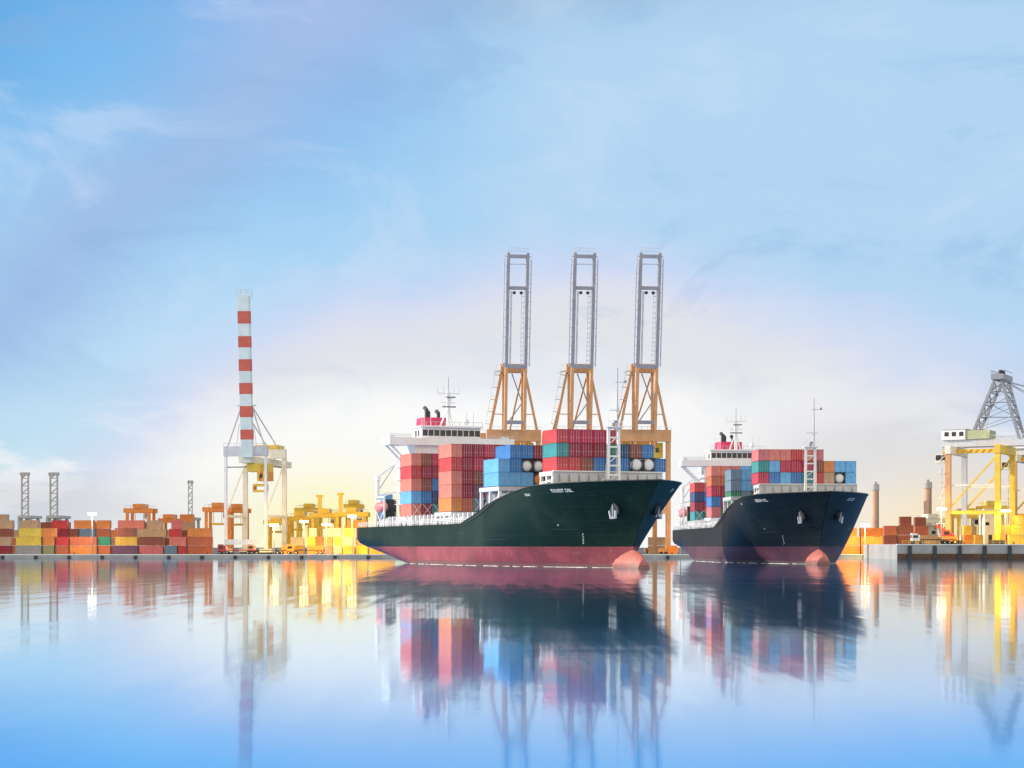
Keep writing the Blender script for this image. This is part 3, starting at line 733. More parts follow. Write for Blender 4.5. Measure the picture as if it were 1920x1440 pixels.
# near ship
load_bay(M1, N1, 0, -94.0, -12.5, 10.9, 9.0, 2.9, [
    ['salmon', 'sky', 'salmon', 'red', 'salmon'], ['maroon', 'blue', 'brown', 'maroon', 'brown'], ['teal', 'navy', 'blue', 'maroon', 'crimson'], ['navy', 'teal', 'navy', 'brown', 'maroon']], True, G1)
load_bay(M1, N1, 1, -64.5, -12.5, 11.5, 9.0, 2.9, [
    ['orange', 'salmon', 'salmon', 'red', 'salmon'], ['rust', 'maroon', 'maroon', 'maroon', 'maroon'], ['slate', 'purple', 'brown', 'crimson', 'maroon'], ['navy', 'crimson', 'purple', 'maroon', 'crimson'],
    ['blue', 'teal', 'maroon', 'crimson', 'maroon'], ['blue', 'maroon', 'teal', 'maroon', 'crimson'], ['red', 'blue', 'maroon', 'crimson', 'red']], True, G1)
load_bay(M1, N1, 2, -34.5, -12.5, 16.0, 9.0, 2.75, [
    ['sky', 'sky'], ['sky', 'blue', 'blue'], ['sky', 'T:white', 'blue'], ['T:orange', 'T:white', 'maroon'], ['blue', 'maroon', 'teal'], ['teal', 'blue', 'maroon'], ['blue', 'red', 'blue']], True, G1)
load_bay(M1, N1, 3, -12.0, -8.9, 18.2, 7.4, 2.62, [
    ['red', 'teal', 'red'], ['red', 'maroon', 'crimson'], ['brown', 'maroon', 'crimson'], ['blue', 'maroon', 'crimson'], ['blue', 'green', 'crimson'], ['blue', 'navy'], ['T:white', 'brown'], ['T:white', 'blue'], ['blue']], True, G1)
o = container(M1, -131, -9.5, 11.0, 6.1, 2.9, 'blue', 'deep blue container standing alone at the stern of the near ship, lower one', G1, True)
o = container(M1, -131, -9.5, 13.9, 6.1, 2.9, 'sky', 'light blue container stacked on the lone one at the near ship stern', G1, True)
# far ship
G2 = 'containers stacked on the far ship'
N2 = 'far ship'
load_bay(M2, N2, 0, -94.0, -12.5, 10.9, 9.0, 2.62, [
    ['teal', 'maroon', 'navy', 'red'], ['green', 'crimson', 'blue', 'pink'], ['maroon', 'purple', 'maroon', 'salmon']], False, G2)
load_bay(M2, N2, 1, -64.5, -12.5, 11.5, 9.0, 2.62, [
    ['pink', 'blue', 'crimson', 'rust', 'salmon'], ['green', 'crimson', 'maroon', 'rust', 'salmon'], ['slate', 'teal', 'crimson', 'rust', 'pink'], ['slate', 'green', 'blue', 'slate', 'sky'],
    ['brown', 'teal', 'slate', 'slate', 'sky'], ['grey', 'slate', 'sky', 'blue', 'orange'], ['slate', 'blue', 'teal', 'teal', 'teal']], False, G2)
load_bay(M2, N2, 2, -34.5, -12.5, 14.6, 9.0, 2.62, [
    ['green', 'slate', 'slate'], ['slate', 'sky', 'sky'], ['brown', 'sky', 'orange'], ['T:white', 'T:white', 'teal'], ['teal', 'maroon', 'teal'], ['slate', 'purple', 'red']], False, G2)
load_bay(M2, N2, 3, -12.0, -10.0, 18.2, 9.0, 2.62, [
    ['crimson', 'teal', 'pink'], ['blue', 'sky', 'salmon'], ['sky', 'crimson', 'salmon'], ['blue', 'crimson', 'red'], ['teal', 'crimson', 'salmon'], ['red', 'brown', 'pink'], ['tan', 'orange'], ['T:white', 'sky'], ['sky', 'sky']], False, G2)

# ------------------------------------------------------------------ ship-to-shore cranes
def gantry_wheels(b, x, y):
    for d in (-3, -1, 1, 3):
        b.tube((x + d * 0.8, y - 0.35, 0.55), (x + d * 0.8, y + 0.35, 0.55), 0.5, DARK, n=12)
    b.box(x - 3.6, x + 3.6, y - 0.6, y + 0.6, 0.7, 1.9, TAN)
def make_sts(root):
    """boom-up quay crane; local -y faces the water"""
    hw = 8.6; GA = 20.0
    for x in (-hw, hw):
        for y in (0, GA):
            b = MB(); b.bar((x, y, 1.8), (x, y, 39), 1.5, TAN, 1.5); gantry_wheels(b, x, y); b.build('leg', root)
        b = MB(); b.bar((x, 0, 15), (x, GA, 15), 1.2, TAN, 1.8); b.bar((x, 0, 16), (x, GA, 37), 0.6, TAN); b.build('side_brace', root)
    for y in (0, GA):
        b = MB(); b.box(-hw, hw, y - .7, y + .7, 13.8, 15.8, TAN); b.build('portal_beam', root)
        b = MB(); b.box(-hw - 0.8, hw + 0.8, y - 1.1, y + 1.1, 38.6, 42.6, TAN); b.bar((-hw - .8, y - 1.2, 43.6), (hw + .8, y - 1.2, 43.6), 0.12, PALE)
        for i in range(10): b.bar((-hw - .8 + i * 2.08, y - 1.2, 42.6), (-hw - .8 + i * 2.08, y - 1.2, 43.6), 0.1, PALE)
        b.build('cross_beam', root)
    for x in (-3.3, 3.3):
        b = MB(); b.box(x - 0.6, x + 0.6, -1.5, 46, 36.6, 38.5, TAN); b.build('girder', root)
    b = MB(); b.box(-7.5, 7.5, 3, 14, 33.2, 38.4, YEL)
    for i in range(6): b.box(-6.6 + i * 2.3, -5.4 + i * 2.3, 2.94, 3.0, 35, 36.6, GLASS)
    b.build('machinery_house', root)
    # A-frame
    for s in (-1, 1):
        b = MB(); b.bar((s * 8.2, 0.3, 42.6), (s * 3.9, 1.0, 63.5), 0.75, TAN); b.build('frame_leg', root)
        b = MB(); b.bar((s * 3.5, 1.2, 63.5), (s * 3.5, 40, 38.5), 0.5, TAN); b.build('backstay', root)
        b = MB(); b.bar((s * 3.3, 1.6, 42.6), (s * 3.3, 1.6, 62), 0.9, TAN); b.build('upright', root)
    b = MB(); b.box(-4.4, 4.4, -0.3, 2.0, 62.2, 65.2, TAN); b.bar((-6.6, 0.8, 62.4), (-4.4, 0.8, 62.8), 0.5, LGREY); b.bar((-7, 0.8, 62.1), (-4.4, 0.8, 61.0), 0.18, LGREY); b.build('apex_beam', root)
    b = MB(); b.bar((-3.2, 1.4, 43), (3.2, 1.4, 52), 0.35, GREYP); b.bar((3.2, 1.4, 52), (-0.4, 1.4, 62), 0.35, GREYP)
    b.bar((-6.9, 0.4, 48), (-3.3, 1.5, 48), 0.3, TAN); b.bar((6.9, 0.4, 48), (3.3, 1.5, 48), 0.3, TAN); b.build('brace', root)
    for k in range(5):                                             # ladder landings on one side
        z = 44.5 + k * 4.2; x = -7.7 + k * 0.82
        b = MB(); b.box(x - 2.2, x - 0.4, -0.6, 0.8, z, z + 0.18, PALE); b.bar((x - 2.2, -0.6, z + 1.1), (x - 0.4, -0.6, z + 1.1), 0.1, PALE); b.bar((x - 2.1, 0, z), (x - 1.3, 0, z + 4.2), 0.14, PALE); b.build('landing', root)
    # boom
    bo = empty('boom', (0, -2.4, 42.0)); bo.parent = root
    ang = R(83); dy, dz = -math.cos(ang), math.sin(ang); L = 60.2
    P = lambda x, t, q=0.0: (x, dy * t + q * -dz, dz * t + q * dy)
    for s in (-1, 1):
        b = MB(); b.bar(P(s * 3.3, 0), P(s * 3.3, 21.5), 0.95, TAN, 1.7); b.bar(P(s * 3.3, 21.5), P(s * 3.3, L), 0.95, BOOM, 1.7); b.build('girder', bo)
        b = MB(); b.bar(P(s * 4.6, 22), P(s * 4.6, L - 2), 0.3, LGREY, 0.5)
        for t in range(23, 58, 3): b.bar(P(s * 3.4, t), P(s * 4.7, t), 0.16, LGREY)
        b.build('walkway', bo)
    for t, h in ((48.4, 1.2), (L - 1.2, 1.6), (22, 1.5), (3, 1.5)):
        b = MB(); b.bar(P(-3.0, t), P(3.0, t), h, BOOM, 1.2, up=P(0, 1)); b.build('cross_tie', bo)
    b = MB()
    b.bar(P(-2.9, L - 3.8), P(2.9, L - 3.8), 0.3, LGREY)
    for x in (-2.1, 1.4, 2.3):
        b.bar(P(x, 22.5, 0.4), P(x, 47.4, 0.4), 0.55 if x < 0 else 0.14, LGREY, 0.3)
    t = 24.0
    while t < 47: b.bar(P(1.4, t, .4), P(2.3, t + 0.2, .4), 0.22, LGREY); t += 1.3 + 0.9 * random.random()
    for x in (-1.2, 1.2): b.tube(P(x, 46.8, 0.4), P(x, 46.8, 1.2), 0.55, DARK, n=10)
    b.build('rope_gear', bo)
    b = MB()
    for x in (-3.4, 3.4): b.bar(P(x, L - 1), P(x, L + 1.6), 0.12, LGREY)
    for t in (0.6, 1.6): b.bar(P(-3.4, L + t), P(3.4, L + t), 0.12, LGREY)
    b.bar(P(-4.6, L - 1.2), P(4.6, L - 1.2), 0.35, LGREY); b.build('end_platform', bo)
STS_Y = 622.0
STSL = ['tan quay crane with raised grey boom standing behind the white bridge and red stacks', 'tan quay crane with raised boom directly behind the crimson stack and white foremast',
        'tan quay crane with raised boom and yellow machinery house above the near ship bow']
sts = None
for px, lab in zip((963, 1086, 1207), STSL):
    if sts is None:
        sts = empty('quay_crane'); make_sts(sts); c = sts
    else: c = copy_tree(sts)
    c.location = (PX(px, STS_Y), STS_Y, GZ); c.rotation_euler = (0, 0, R(-9)); c['label'] = lab
    # local -y (water) must lean towards +x
    c.rotation_euler = (0, 0, R(9)); tag(c, None, 'crane', 'quay cranes with raised booms')

# ------------------------------------------------------------------ red and white boom crane on the left quay
def make_red_crane(root):
    hw = 7.2; GA = 20.0
    for x in (-hw, hw):
        for y in (0, GA):
            b = MB(); b.bar((x, y, 1.8), (x, y, 33.5), 0.8 if y == 0 else 1.5, WHITE if y == 0 else PALE, 1.2)
            for d in (-1.4, 0, 1.4): b.tube((x + d, y - .35, .5), (x + d, y + .35, .5), 0.48, DARK, n=12)
            b.box(x - 2.2, x + 2.2, y - .55, y + .55, 0.6, 1.8, PALE); b.build('leg', root)
        b = MB(); b.bar((x, 0, 13), (x, GA, 13), 0.9, PALE); b.bar((x, 0, 14), (x, GA, 32), 0.45, PALE); b.build('side_brace', root)
    for y in (0, GA):
        b = MB(); b.box(-hw - 0.6, hw + 0.6, y - .8, y + .8, 33.5, 36.8, LGREY if y == 0 else PALE); b.bar((-hw - .6, y - .9, 37.8), (hw + .6, y - .9, 37.8), 0.12, LGREY)
        for i in range(9): b.bar((-hw - .6 + i * 1.95, y - .9, 36.8), (-hw - .6 + i * 1.95, y - .9, 37.8), 0.1, LGREY)
        b.build('cross_beam', root)
    b = MB(); b.box(-hw, hw, -0.9, 0.9, 3.2, 5.0, paint('pale_blue_paint', (0.55, 0.66, 0.78), 0.5)); b.build('sill_beam', root)
    b = MB(); b.box(-hw, hw, 0.9, 1.4, 29.6, 30.0, GREYP); b.build('tie_beam', root)
    b = MB(); b.box(-2.1, 2.1, -1.5, 44, 31.2, 33.4, PALE); b.build('girder', root)
    b = MB(); b.box(-4.2, 3.8, 22.0, 30, 34, 38.5, YEL); b.build('machinery_house', root)
    tr = empty('trolley', (3.0, 2, 0)); tr.parent = root
    b = MB(); b.box(-2.8, 5.0, -1.5, 3.5, 28.2, 31.0, YEL); b.box(1.0, 5.2, -1.7, 3.0, 25.0, 28.2, ORG)
    for i in range(3): b.bar((1.2 + i * 1.8, -1.8, 25.0), (2.4 + i * 1.3, -1.8, 30.6), 0.35, YEL)
    b.build('trolley_frame', tr)
    b = MB(); b.box(1.4, 4.8, -1.76, -1.7, 26.0, 27.4, GLASS); b.build('cab_window', tr)
    b = MB()
    for x in (0.4, 2.8): b.bar((x, 0, 24.0), (x, 0, 28.2), 0.09, GREYP)
    b.build('hoist_rope', tr)
    b = MB(); b.box(-0.8, 4.0, -1.2, 1.2, 23.2, 24.0, YEL); b.box(-0.8, 4.0, -1.2, 1.2, 21.2, 21.9, YEL); b.box(-0.8, -0.2, -1.2, 1.2, 21.9, 23.2, ORG); b.box(3.4, 4.0, -1.2, 1.2, 21.9, 23.2, ORG); b.build('spreader', tr)
    for s in (-1, 1):
        b = MB(); b.bar((s * 6.6, 0.3, 36.8), (s * 1.7, 0.8, 51), 0.4, LGREY); b.build('frame_leg', root)
        b = MB(); b.bar((s * 1.7, 0.8, 51), (s * 1.9, 38, 33.4), 0.3, LGREY); b.build('backstay', root)
        b = MB(); b.bar((s * 3.6, 0.6, 36.8), (s * 2.6, 0.6, 44.5), 0.16, LGREY); b.build('hanger', root)
    b = MB(); b.bar((-3.4, 0.8, 50.8), (3.4, 0.8, 50.8), 0.4, LGREY); b.build('apex_beam', root)
    bo = empty('boom', (1.3, -2.0, 33.0)); bo.parent = root
    ang = R(86); dy, dz = -math.cos(ang), math.sin(ang)
    P = lambda x, t: (x, dy * t, dz * t)
    b = MB(); t = 0.0; tops = [3.0]; L = 54.5; k = 0
    edges = [0, 6.0, 9.4, 13.6, 17.4, 21.4, 25.2, 29.2, 33.2, 37.2, 41.0, 45.2, 49.4, L]
    for i, (a, c) in enumerate(zip(edges, edges[1:])):
        b.bar(P(0, a), P(0, c), 4.1 if i % 2 else 3.9, BAND if i % 2 else BANDW, 2.0, up=(0, 1, 0))
    b.build('banded_girder', bo)
    b = MB()
    for s in (-1, 1):
        for t in (0.4, 1.3, 2.2): pass
    for t in (0.3, 1.2, 2.1): b.bar(P(-2.9, L + t), P(2.9, L + t), 0.16, LGREY)
    for x in (-2.9, -1, 1, 2.9): b.bar(P(x, L - 1), P(x, L + 2.1), 0.16, LGREY)
    b.build('end_platform', bo)
RY = 620.0
rc = empty('quay_crane', (PX(461, RY), RY, GZ), R(-11), label='tall white quay crane with raised red and white banded boom over the left yard', cat='crane')
make_red_crane(rc)

# ------------------------------------------------------------------ grey topped crane on the right pier
def make_pier_crane(root):
    """boom axis runs along local +x"""
    cols = {(-7.6, -11): TAN, (-7.6, 9): LGREY, (7.6, -11): YEL, (7.6, 9): YEL}
    for (x, y), m in cols.items():
        b = MB(); b.bar((x, y, 1.8), (x, y, 30.5), 1.6, m, 1.4); b.box(x - 2, x + 2, y - .7, y + .7, 0.6, 1.8, DARK)
        for d in (-1.3, 0, 1.3): b.tube((x + d, y - .4, .5), (x + d, y + .4, .5), 0.48, DARK, n=12)
        b.build('leg', root)
    for y in (-11, 9):
        b = MB(); b.bar((-7.6, y, 11), (7.6, y, 11), 1.1, YEL); b.bar((-7.6, y, 12), (7.6, y, 30), 0.5, YEL); b.bar((7.6, y, 20), (-7.6, y, 20), 0.5, PALE); b.build('brace', root)
    for x in (-7.6, 7.6):
        b = MB(); b.box(x - .9, x + .9, -12, 10, 30.5, 33.2, PALE if x < 0 else YEL); b.build('cross_beam', root)
    for y in (-3, 3):
        b = MB(); b.box(-12, 70, y - .7, y + .7, 33.2, 35.6, LGREY); 
        b.build('girder', root)
    b = MB(); b.box(-11, 9, -4.6, -4.2, 30.9, 32.3, YEL)
    for i in range(10): b.bar((-11 + i * 2.0, -4.7, 31.0), (-10 + i * 2.0, -4.7, 32.2), 0.2, ORG)
    b.build('cable_tray', root)
    b = MB(); b.box(-11.5, -4, -4.5, 4.5, 35.6, 39.0, WHITE); b.box(-11.7, -3.8, -4.7, 4.7, 39.0, 39.3, LGREY)
    for i in range(3): b.box(-10.5 + i * 2.3, -9.2 + i * 2.3, -4.56, -4.5, 36.8, 38.2, GLASS)
    b.build('machinery_house', root)
    b = MB(); b.box(-3.8, 3.5, -4.2, 4.2, 35.7, 38.6, paint('sage_paint', (0.42, 0.45, 0.27), 0.5)); b.build('winch_house', root)
    b = MB()
    for y in (-4, 4):
        b.bar((-6.5, y, 42), (-6.5 + 76, y, 42), 0.01, LGREY) if False else None
        b.bar((-2, y, 36.8), (70, y, 36.8), 0.12, LGREY)
        for i in range(30): b.bar((-2 + i * 2.4, y, 35.6), (-2 + i * 2.4, y, 36.8), 0.09, LGREY)
    b.build('hand_rail', root)
    ca = empty('operator_cab', (-11.5, -2, 0)); ca.parent = root
    b = MB(); b.box(-2.2, 1.6, -1.6, 1.6, 28.0, 31.0, PALE); b.bar((0, 0, 31), (0, 0, 33.2), 0.5, LGREY); b.build('cab_body', ca)
    b = MB(); b.box(-2.26, -2.2, -1.3, 1.3, 28.6, 30.6, GLASS); b.box(-2.0, 1.3, -1.66, -1.6, 28.8, 30.6, GLASS); b.build('cab_window', ca)
    # A-frame
    for y in (-3.6, 3.6):
        b = MB(); b.bar((-1.5, y, 38.6), (5.4, y * 1.45, 55.4), 0.8, GREYP); b.build('frame_leg', root)
        b = MB(); b.bar((12.5, y, 35.6), (7.2, y * 1.45, 55.4), 0.8, GREYP); b.build('frame_leg', root)
        b = MB(); b.bar((6.6, y * 1.45, 55.2), (68, y, 35.6), 0.28, GREYP); b.bar((6.6, y * 1.45, 55.2), (38, y, 35.6), 0.28, GREYP); b.build('forestay', root)
        b = MB(); b.bar((5.2, y * .62, 55.2), (-17, y, 36), 0.22, GREYP); b.build('backstay', root) if False else None
    b = MB(); b.bar((0.3, -3.3, 43), (10.6, 3.2, 43), 0.25, GREYP); b.bar((2.3, -2.9, 48), (9.3, 2.9, 48), 0.25, GREYP)
    b.bar((0.3, -3.3, 43), (2.6, 2.8, 48), 0.25, GREYP); b.bar((10.6, -3.2, 43), (2.3, -2.9, 48), 0.25, GREYP); b.bar((3.9, -2.6, 51.5), (8.4, 2.6, 51.5), 0.25, GREYP)
    for z0, z1 in ((39, 43), (43, 47), (47, 51), (51, 55)):
        fa = lambda z: (-1.5 + (z - 38.6) / 16.8 * 6.9, 3.6 + (z - 38.6) / 16.8 * 1.6); fb = lambda z: (12.5 - (z - 35.6) / 19.8 * 5.3, 3.6 + (z - 35.6) / 19.8 * 1.6)
        for f in (fa, fb):
            (xa, ya), (xb, yb) = f(z0), f(z1)
            b.bar((xa, -ya, z0), (xb, yb, z1), 0.3, GREYP); b.bar((xa, ya, z0), (xb, -yb, z1), 0.3, GREYP); b.bar((xa, -ya, z0), (xa, ya, z0), 0.3, GREYP)
        for q in (-1, 1):
            (xa, ya), (xb, yb) = fa(z0), fb(z1); b.bar((xa, q * ya, z0), (xb, q * yb, z1), 0.16, GREYP)
    b.build('brace', root)
    b = MB(); b.bar((2.0, -3.0, 38.6), (5.6, -2.2, 55.2), 0.12, LGREY)
    for i in range(8): b.box(0.2 + i * .62, 1.6 + i * .62, -4.2, -3.2, 39 + i * 2.0, 39.12 + i * 2.0, LGREY)
    b.build('frame_ladder', root)
    b = MB(); b.box(4.4, 8.2, -6.4, 6.4, 55.2, 57.0, GREYP)
    for i in range(9): b.bar((4.4, -6.4 + i * 1.6, 57), (4.4, -6.4 + i * 1.6, 58.2), 0.12, GREYP)
    b.bar((4.4, -6.4, 58.2), (4.4, 6.4, 58.2), 0.14, GREYP); b.bar((8.2, -6.4, 58.2), (8.2, 6.4, 58.2), 0.14, GREYP); b.build('apex_platform', root)
    for y in (-2, 0, 2):
        b = MB(); b.tube((6.3, y, 57.0), (6.3, y, 58.6), 0.6, DARK, n=10); b.build('sheave', root)
    b = MB(); b.bar((-9.6, -11, 2), (-9.6, -11, 31), 0.18, LGREY)
    for i in range(7): b.box(-10.6, -8.4, -11.9, -10.3, 3 + i * 4.2, 3.15 + i * 4.2, PALE); b.bar((-10.5, -11.2, 3 + i * 4.2), (-8.5, -11.2, 7.2 + i * 4.2 if i < 6 else 30), 0.16, PALE)
    b.build('stair', root)
PY = 560.0; PZ0 = 4.6
pc = empty('quay_crane', (PX(1853, PY), PY + 8, PZ0 - 0.4), R(-28), label='yellow legged quay crane with grey lattice top on the right pier', cat='crane')
make_pier_crane(pc); pc.scale = (1, 1, 0.93)

pc2 = copy_tree(pc); pc2.location = (PX(1968, 612), 618, PZ0 - 0.4)
pc2['label'] = 'second yellow legged quay crane, mostly cut off by the right edge behind the first'
for o in (pc, pc2): o['group'] = 'lattice topped cranes on the right pier'
# ------------------------------------------------------------------ right pier
x0 = PX(1682, 545)
b = MB(); b.box(x0 + 0.6, 900, 546.2, QY, -2, PZ0, CONC); tag(b.build('pavement'), kind='structure')
quay_wall(x0, 700, 545, PZ0, 'taller weathered quay wall with dark timber facing on the right', 7.5, True)
b = MB(); 
for i in range(9):
    pass
def simple(name, mb, label, cat, group=None):
    return tag(mb.build(name), label, cat, group)

I4 = Matrix.Identity(4)
def yard_box(px0, px1, py_bot, Y, col, label, H=2.9, group=None, zb=None, rz=0.0, doors=False):
    xa, xb = PX(px0, Y), PX(px1, Y); L = max(1.5, xb - xa - 0.15)
    z = PZ(py_bot, Y) if zb is None else zb
    M = Matrix.Translation(((xa + xb) / 2, Y, z)) @ Matrix.Rotation(rz, 4, 'Z')
    return container(M, 0, 0, 0, L, H - 0.06, col, label, group, doors)

GL = 'containers in the left yard'
rows = [   # tier, px0, px1, colour, depth
    (0, -14, 22, 'maroon', 618), (0, 30, 79, 'grey', 618), (0, 82, 103, 'olive', 618), (0, 106, 130, 'rust', 618), (0, 132, 183, 'orange', 618), (0, 185, 208, 'rust', 618), (0, 211, 260, 'purple', 618),
    (0, 262, 307, 'pink', 618), (0, 309, 333, 'slate', 618), (0, 335, 351, 'red', 618), (0, 353, 399, 'rust', 618),
    (1, -14, 23, 'tan', 618), (1, 31, 79, 'yellow', 618), (1, 83, 104, 'orange', 618), (1, 106, 130, 'red', 618), (1, 132, 183, 'rust', 618), (1, 186, 208, 'green', 618), (1, 217, 259, 'gold', 618),
    (1, 262, 307, 'brown', 618), (1, 318, 350, 'salmon', 618), (1, 353, 399, 'rust', 618),
    (2, -10, 25, 'brown', 640), (2, 37, 80, 'yellow', 618), (2, 79, 106, 'orange', 618), (2, 107, 130, 'maroon', 640), (2, 131, 148, 'brown', 640), (2, 150, 180, 'slate', 640), (2, 183, 207, 'rust', 640),
    (2, 216, 256, 'brown', 618), (2, 258, 313, 'tan', 640), (2, 318, 340, 'red', 640), (2, 352, 398, 'orange', 618),
    (3, -8, 26, 'tan', 640), (3, 40, 74, 'tan', 640), (3, 98, 128, 'red', 640), (3, 140, 178, 'orange', 640), (3, 182, 208, 'orange', 640), (3, 222, 272, 'salmon', 640), (3, 276, 306, 'tan', 640), (3, 322, 344, 'pink', 640)]
cnt = {}
for t, a, c, k, Y in rows:
    cnt[t] = cnt.get(t, 0) + 1
    tn = ('bottom tier', 'second tier', 'third tier', 'fourth tier')[t]
    yard_box(a, c, 0, Y, k, f'{WORDS[k]} container in the left yard, {tn}, {ORD[cnt[t] - 1]} from the left', 2.95, GL, zb=GZ + t * 2.97)
# rows behind, so the yard reads deep
for i in range(14):
    k = random.choice(['brown', 'rust', 'tan', 'maroon', 'slate', 'orange'])
    px = -10 + i * 29
    for t in range(3 + (i * 7 % 3 == 0) + (i * 5 % 4 == 0)):
        k = random.choice(['brown', 'rust', 'tan', 'orange', 'orange', 'rust', 'salmon'])
        yard_box(px, px + 26, 0, 690, k, f'{WORDS[k]} container in the far row of the left yard, {("bottom", "second", "third", "fourth", "fifth")[t]} tier, {ORD[i]} along', 2.95, 'containers in the far row of the left yard', zb=GZ + t * 2.97)
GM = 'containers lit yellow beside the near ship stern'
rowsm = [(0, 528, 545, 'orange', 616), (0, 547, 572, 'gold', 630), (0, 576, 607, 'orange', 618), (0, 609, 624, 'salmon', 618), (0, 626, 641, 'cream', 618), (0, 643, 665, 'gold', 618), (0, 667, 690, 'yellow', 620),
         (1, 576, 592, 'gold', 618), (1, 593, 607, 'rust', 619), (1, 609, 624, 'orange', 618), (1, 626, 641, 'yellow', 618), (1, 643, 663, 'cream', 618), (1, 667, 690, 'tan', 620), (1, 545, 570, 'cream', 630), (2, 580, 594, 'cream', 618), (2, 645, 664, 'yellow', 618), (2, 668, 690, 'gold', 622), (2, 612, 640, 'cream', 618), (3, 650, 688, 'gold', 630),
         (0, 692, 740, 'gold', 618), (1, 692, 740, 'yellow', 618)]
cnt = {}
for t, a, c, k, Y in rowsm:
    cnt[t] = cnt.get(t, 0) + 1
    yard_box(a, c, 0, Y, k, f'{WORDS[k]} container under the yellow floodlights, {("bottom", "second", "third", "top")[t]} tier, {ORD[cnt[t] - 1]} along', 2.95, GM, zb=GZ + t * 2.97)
GR = 'orange containers beside the right pier'
cnt = {}
for t, a, c, k, Y in [(0, 1560, 1611, 'orange', 606), (0, 1613, 1664, 'orange', 606), (1, 1560, 1611, 'orange', 606), (1, 1613, 1664, 'orange', 606), (2, 1575, 1606, 'gold', 612), (2, 1612, 1654, 'orange', 614),
                      (0, 1215, 1250, 'tan', 640), (0, 1252, 1270, 'orange', 618), (1, 1215, 1250, 'tan', 640)]:
    cnt[t] = cnt.get(t, 0) + 1
    where = 'beside the taller quay wall' if a > 1400 else 'between the two ships'
    yard_box(a, c, 0, Y, k, f'{WORDS[k]} container {where}, {("bottom", "second", "top")[t]} tier, {ORD[cnt[t] - 1]} along', 2.95, GR, zb=GZ + t * 2.97)
GP = 'containers stacked on the right pier'
cnt = {}
for t, a, c, k, Y, z in [(0, 1656, 1680, 'brown', 575, PZ0), (0, 1682, 1711, 'brown', 575, PZ0), (1, 1656, 1680, 'rust', 575, PZ0), (1, 1682, 1711, 'brown', 575, PZ0), (2, 1686, 1708, 'brown', 580, PZ0),
                         (0, 1715, 1760, 'tan', 580, PZ0), (0, 1800, 1846, 'cream', 585, PZ0), (0, 1850, 1888, 'cream', 585, PZ0), (1, 1850, 1890, 'yellow', 585, PZ0), (1, 1800, 1830, 'tan', 585, PZ0), (2, 1852, 1886, 'cream', 585, PZ0),
                         (0, 1886, 1934, 'orange', 556, PZ0), (1, 1874, 1934, 'orange', 556, PZ0), (0, 1862, 1884, 'gold', 556, PZ0)]:
    cnt[t] = cnt.get(t, 0) + 1
    if k == 'brown' and Y == 575: zz = z
    yard_box(a, c, 0, Y, k, f'{WORDS[k]} container on the right pier, {("bottom", "second", "top")[t]} tier, {ORD[cnt[t] - 1]} along', 2.95, GP, zb=z + t * 2.97)

# ------------------------------------------------------------------ rubber-tyred yard gantries
def yard_gantry(px0, px1, py_top, Y, mat, label, depth=9.0, post=None):
    xa, xb = PX(px0, Y), PX(px1, Y); cx = (xa + xb) / 2; hw = (xb - xa) / 2; H = PZ(py_top, Y) - GZ
    r = empty('yard_gantry', (cx, Y, GZ), label=label, cat='yard crane', group='rubber tyred yard cranes')
    for x in (-hw + .5, hw - .5):
        for y in (0, depth):
            b = MB(); b.bar((x, y, 1.2), (x, y, H - 1.4), 1.0, mat); b.build('leg', r)
        b = MB(); b.box(x - .5, x + .5, -1.5, depth + 1.5, 1.0, 2.1, mat)
        b.bar((x, 0, 2), (x, depth, H * 0.55), 0.4, mat); b.build('sill_beam', r)
        for y in (-0.8, 1.2, depth - 1.2, depth + .8):
            b = MB(); b.tube((x - .4, y, .7), (x + .4, y, .7), 0.7, RUB, n=14); b.tube((x - .42, y, .7), (x + .42, y, .7), 0.3, LGREY, n=10); b.build('wheel', r)
    for y in (0, depth):
        b = MB(); b.box(-hw - .8, hw + .8, y - .6, y + .6, H - 1.6, H, mat); b.bar((-hw, y - .7, H + 1), (hw, y - .7, H + 1), 0.12, LGREY)
        for i in range(6): b.bar((-hw + i * hw / 2.5, y - .7, H), (-hw + i * hw / 2.5, y - .7, H + 1), 0.1, LGREY)
        b.build('cross_beam', r)
    b = MB(); b.box(-1.8, 1.8, -.8, depth + .8, H + 0.05, H + 1.6, mat); b.build('trolley', r)
    b = MB(); b.box(2.0, 3.8, 1, 3.5, H - 4.0, H - 1.7, WHITE); b.box(2.1, 3.7, 0.94, 1.0, H - 3.6, H - 2.3, GLASS); b.build('cab', r)
    b = MB(); b.box(-2.6, 1.6, depth / 2 - 1.2, depth / 2 + 1.2, H * 0.62, H * 0.62 + .7, YEL)
    for x in (-2, 1): b.bar((x, depth / 2, H * .62 + .7), (x, depth / 2, H), 0.12, DARK)
    b.build('spreader', r)
    if post:
        b = MB(); x = PX(post[0], Y) - cx; b.bar((x, 1, H), (x, 1, PZ(post[1], Y) - GZ), 1.3, mat); b.bar((x - 1.2, 1, PZ(post[1], Y) - GZ), (x + 1.2, 1, PZ(post[1], Y) - GZ), 0.8, mat); b.build('post', r)
    return r
yard_gantry(236, 282, 953, 660, ORG, 'orange yard crane standing alone behind the middle of the left yard')
yard_gantry(384, 430, 951, 640, ORG, 'orange yard crane directly behind the left legs of the banded crane')
yard_gantry(426, 460, 953, 665, ORG, 'orange yard crane seen between the legs of the banded crane')
yard_gantry(498, 536, 975, 640, YEL, 'low yellow yard crane beside the right legs of the banded crane')
yard_gantry(540, 582, 968, 650, YEL, 'yellow yard crane with a plain beam beside the brightest floodlight')
yard_gantry(584, 632, 962, 640, YEL, 'yellow yard crane with a short post, second from the near ship stern', post=(599, 930))
yard_gantry(630, 686, 960, 635, YEL, 'yellow yard crane with a tall post next to the near ship stern', post=(638, 926))
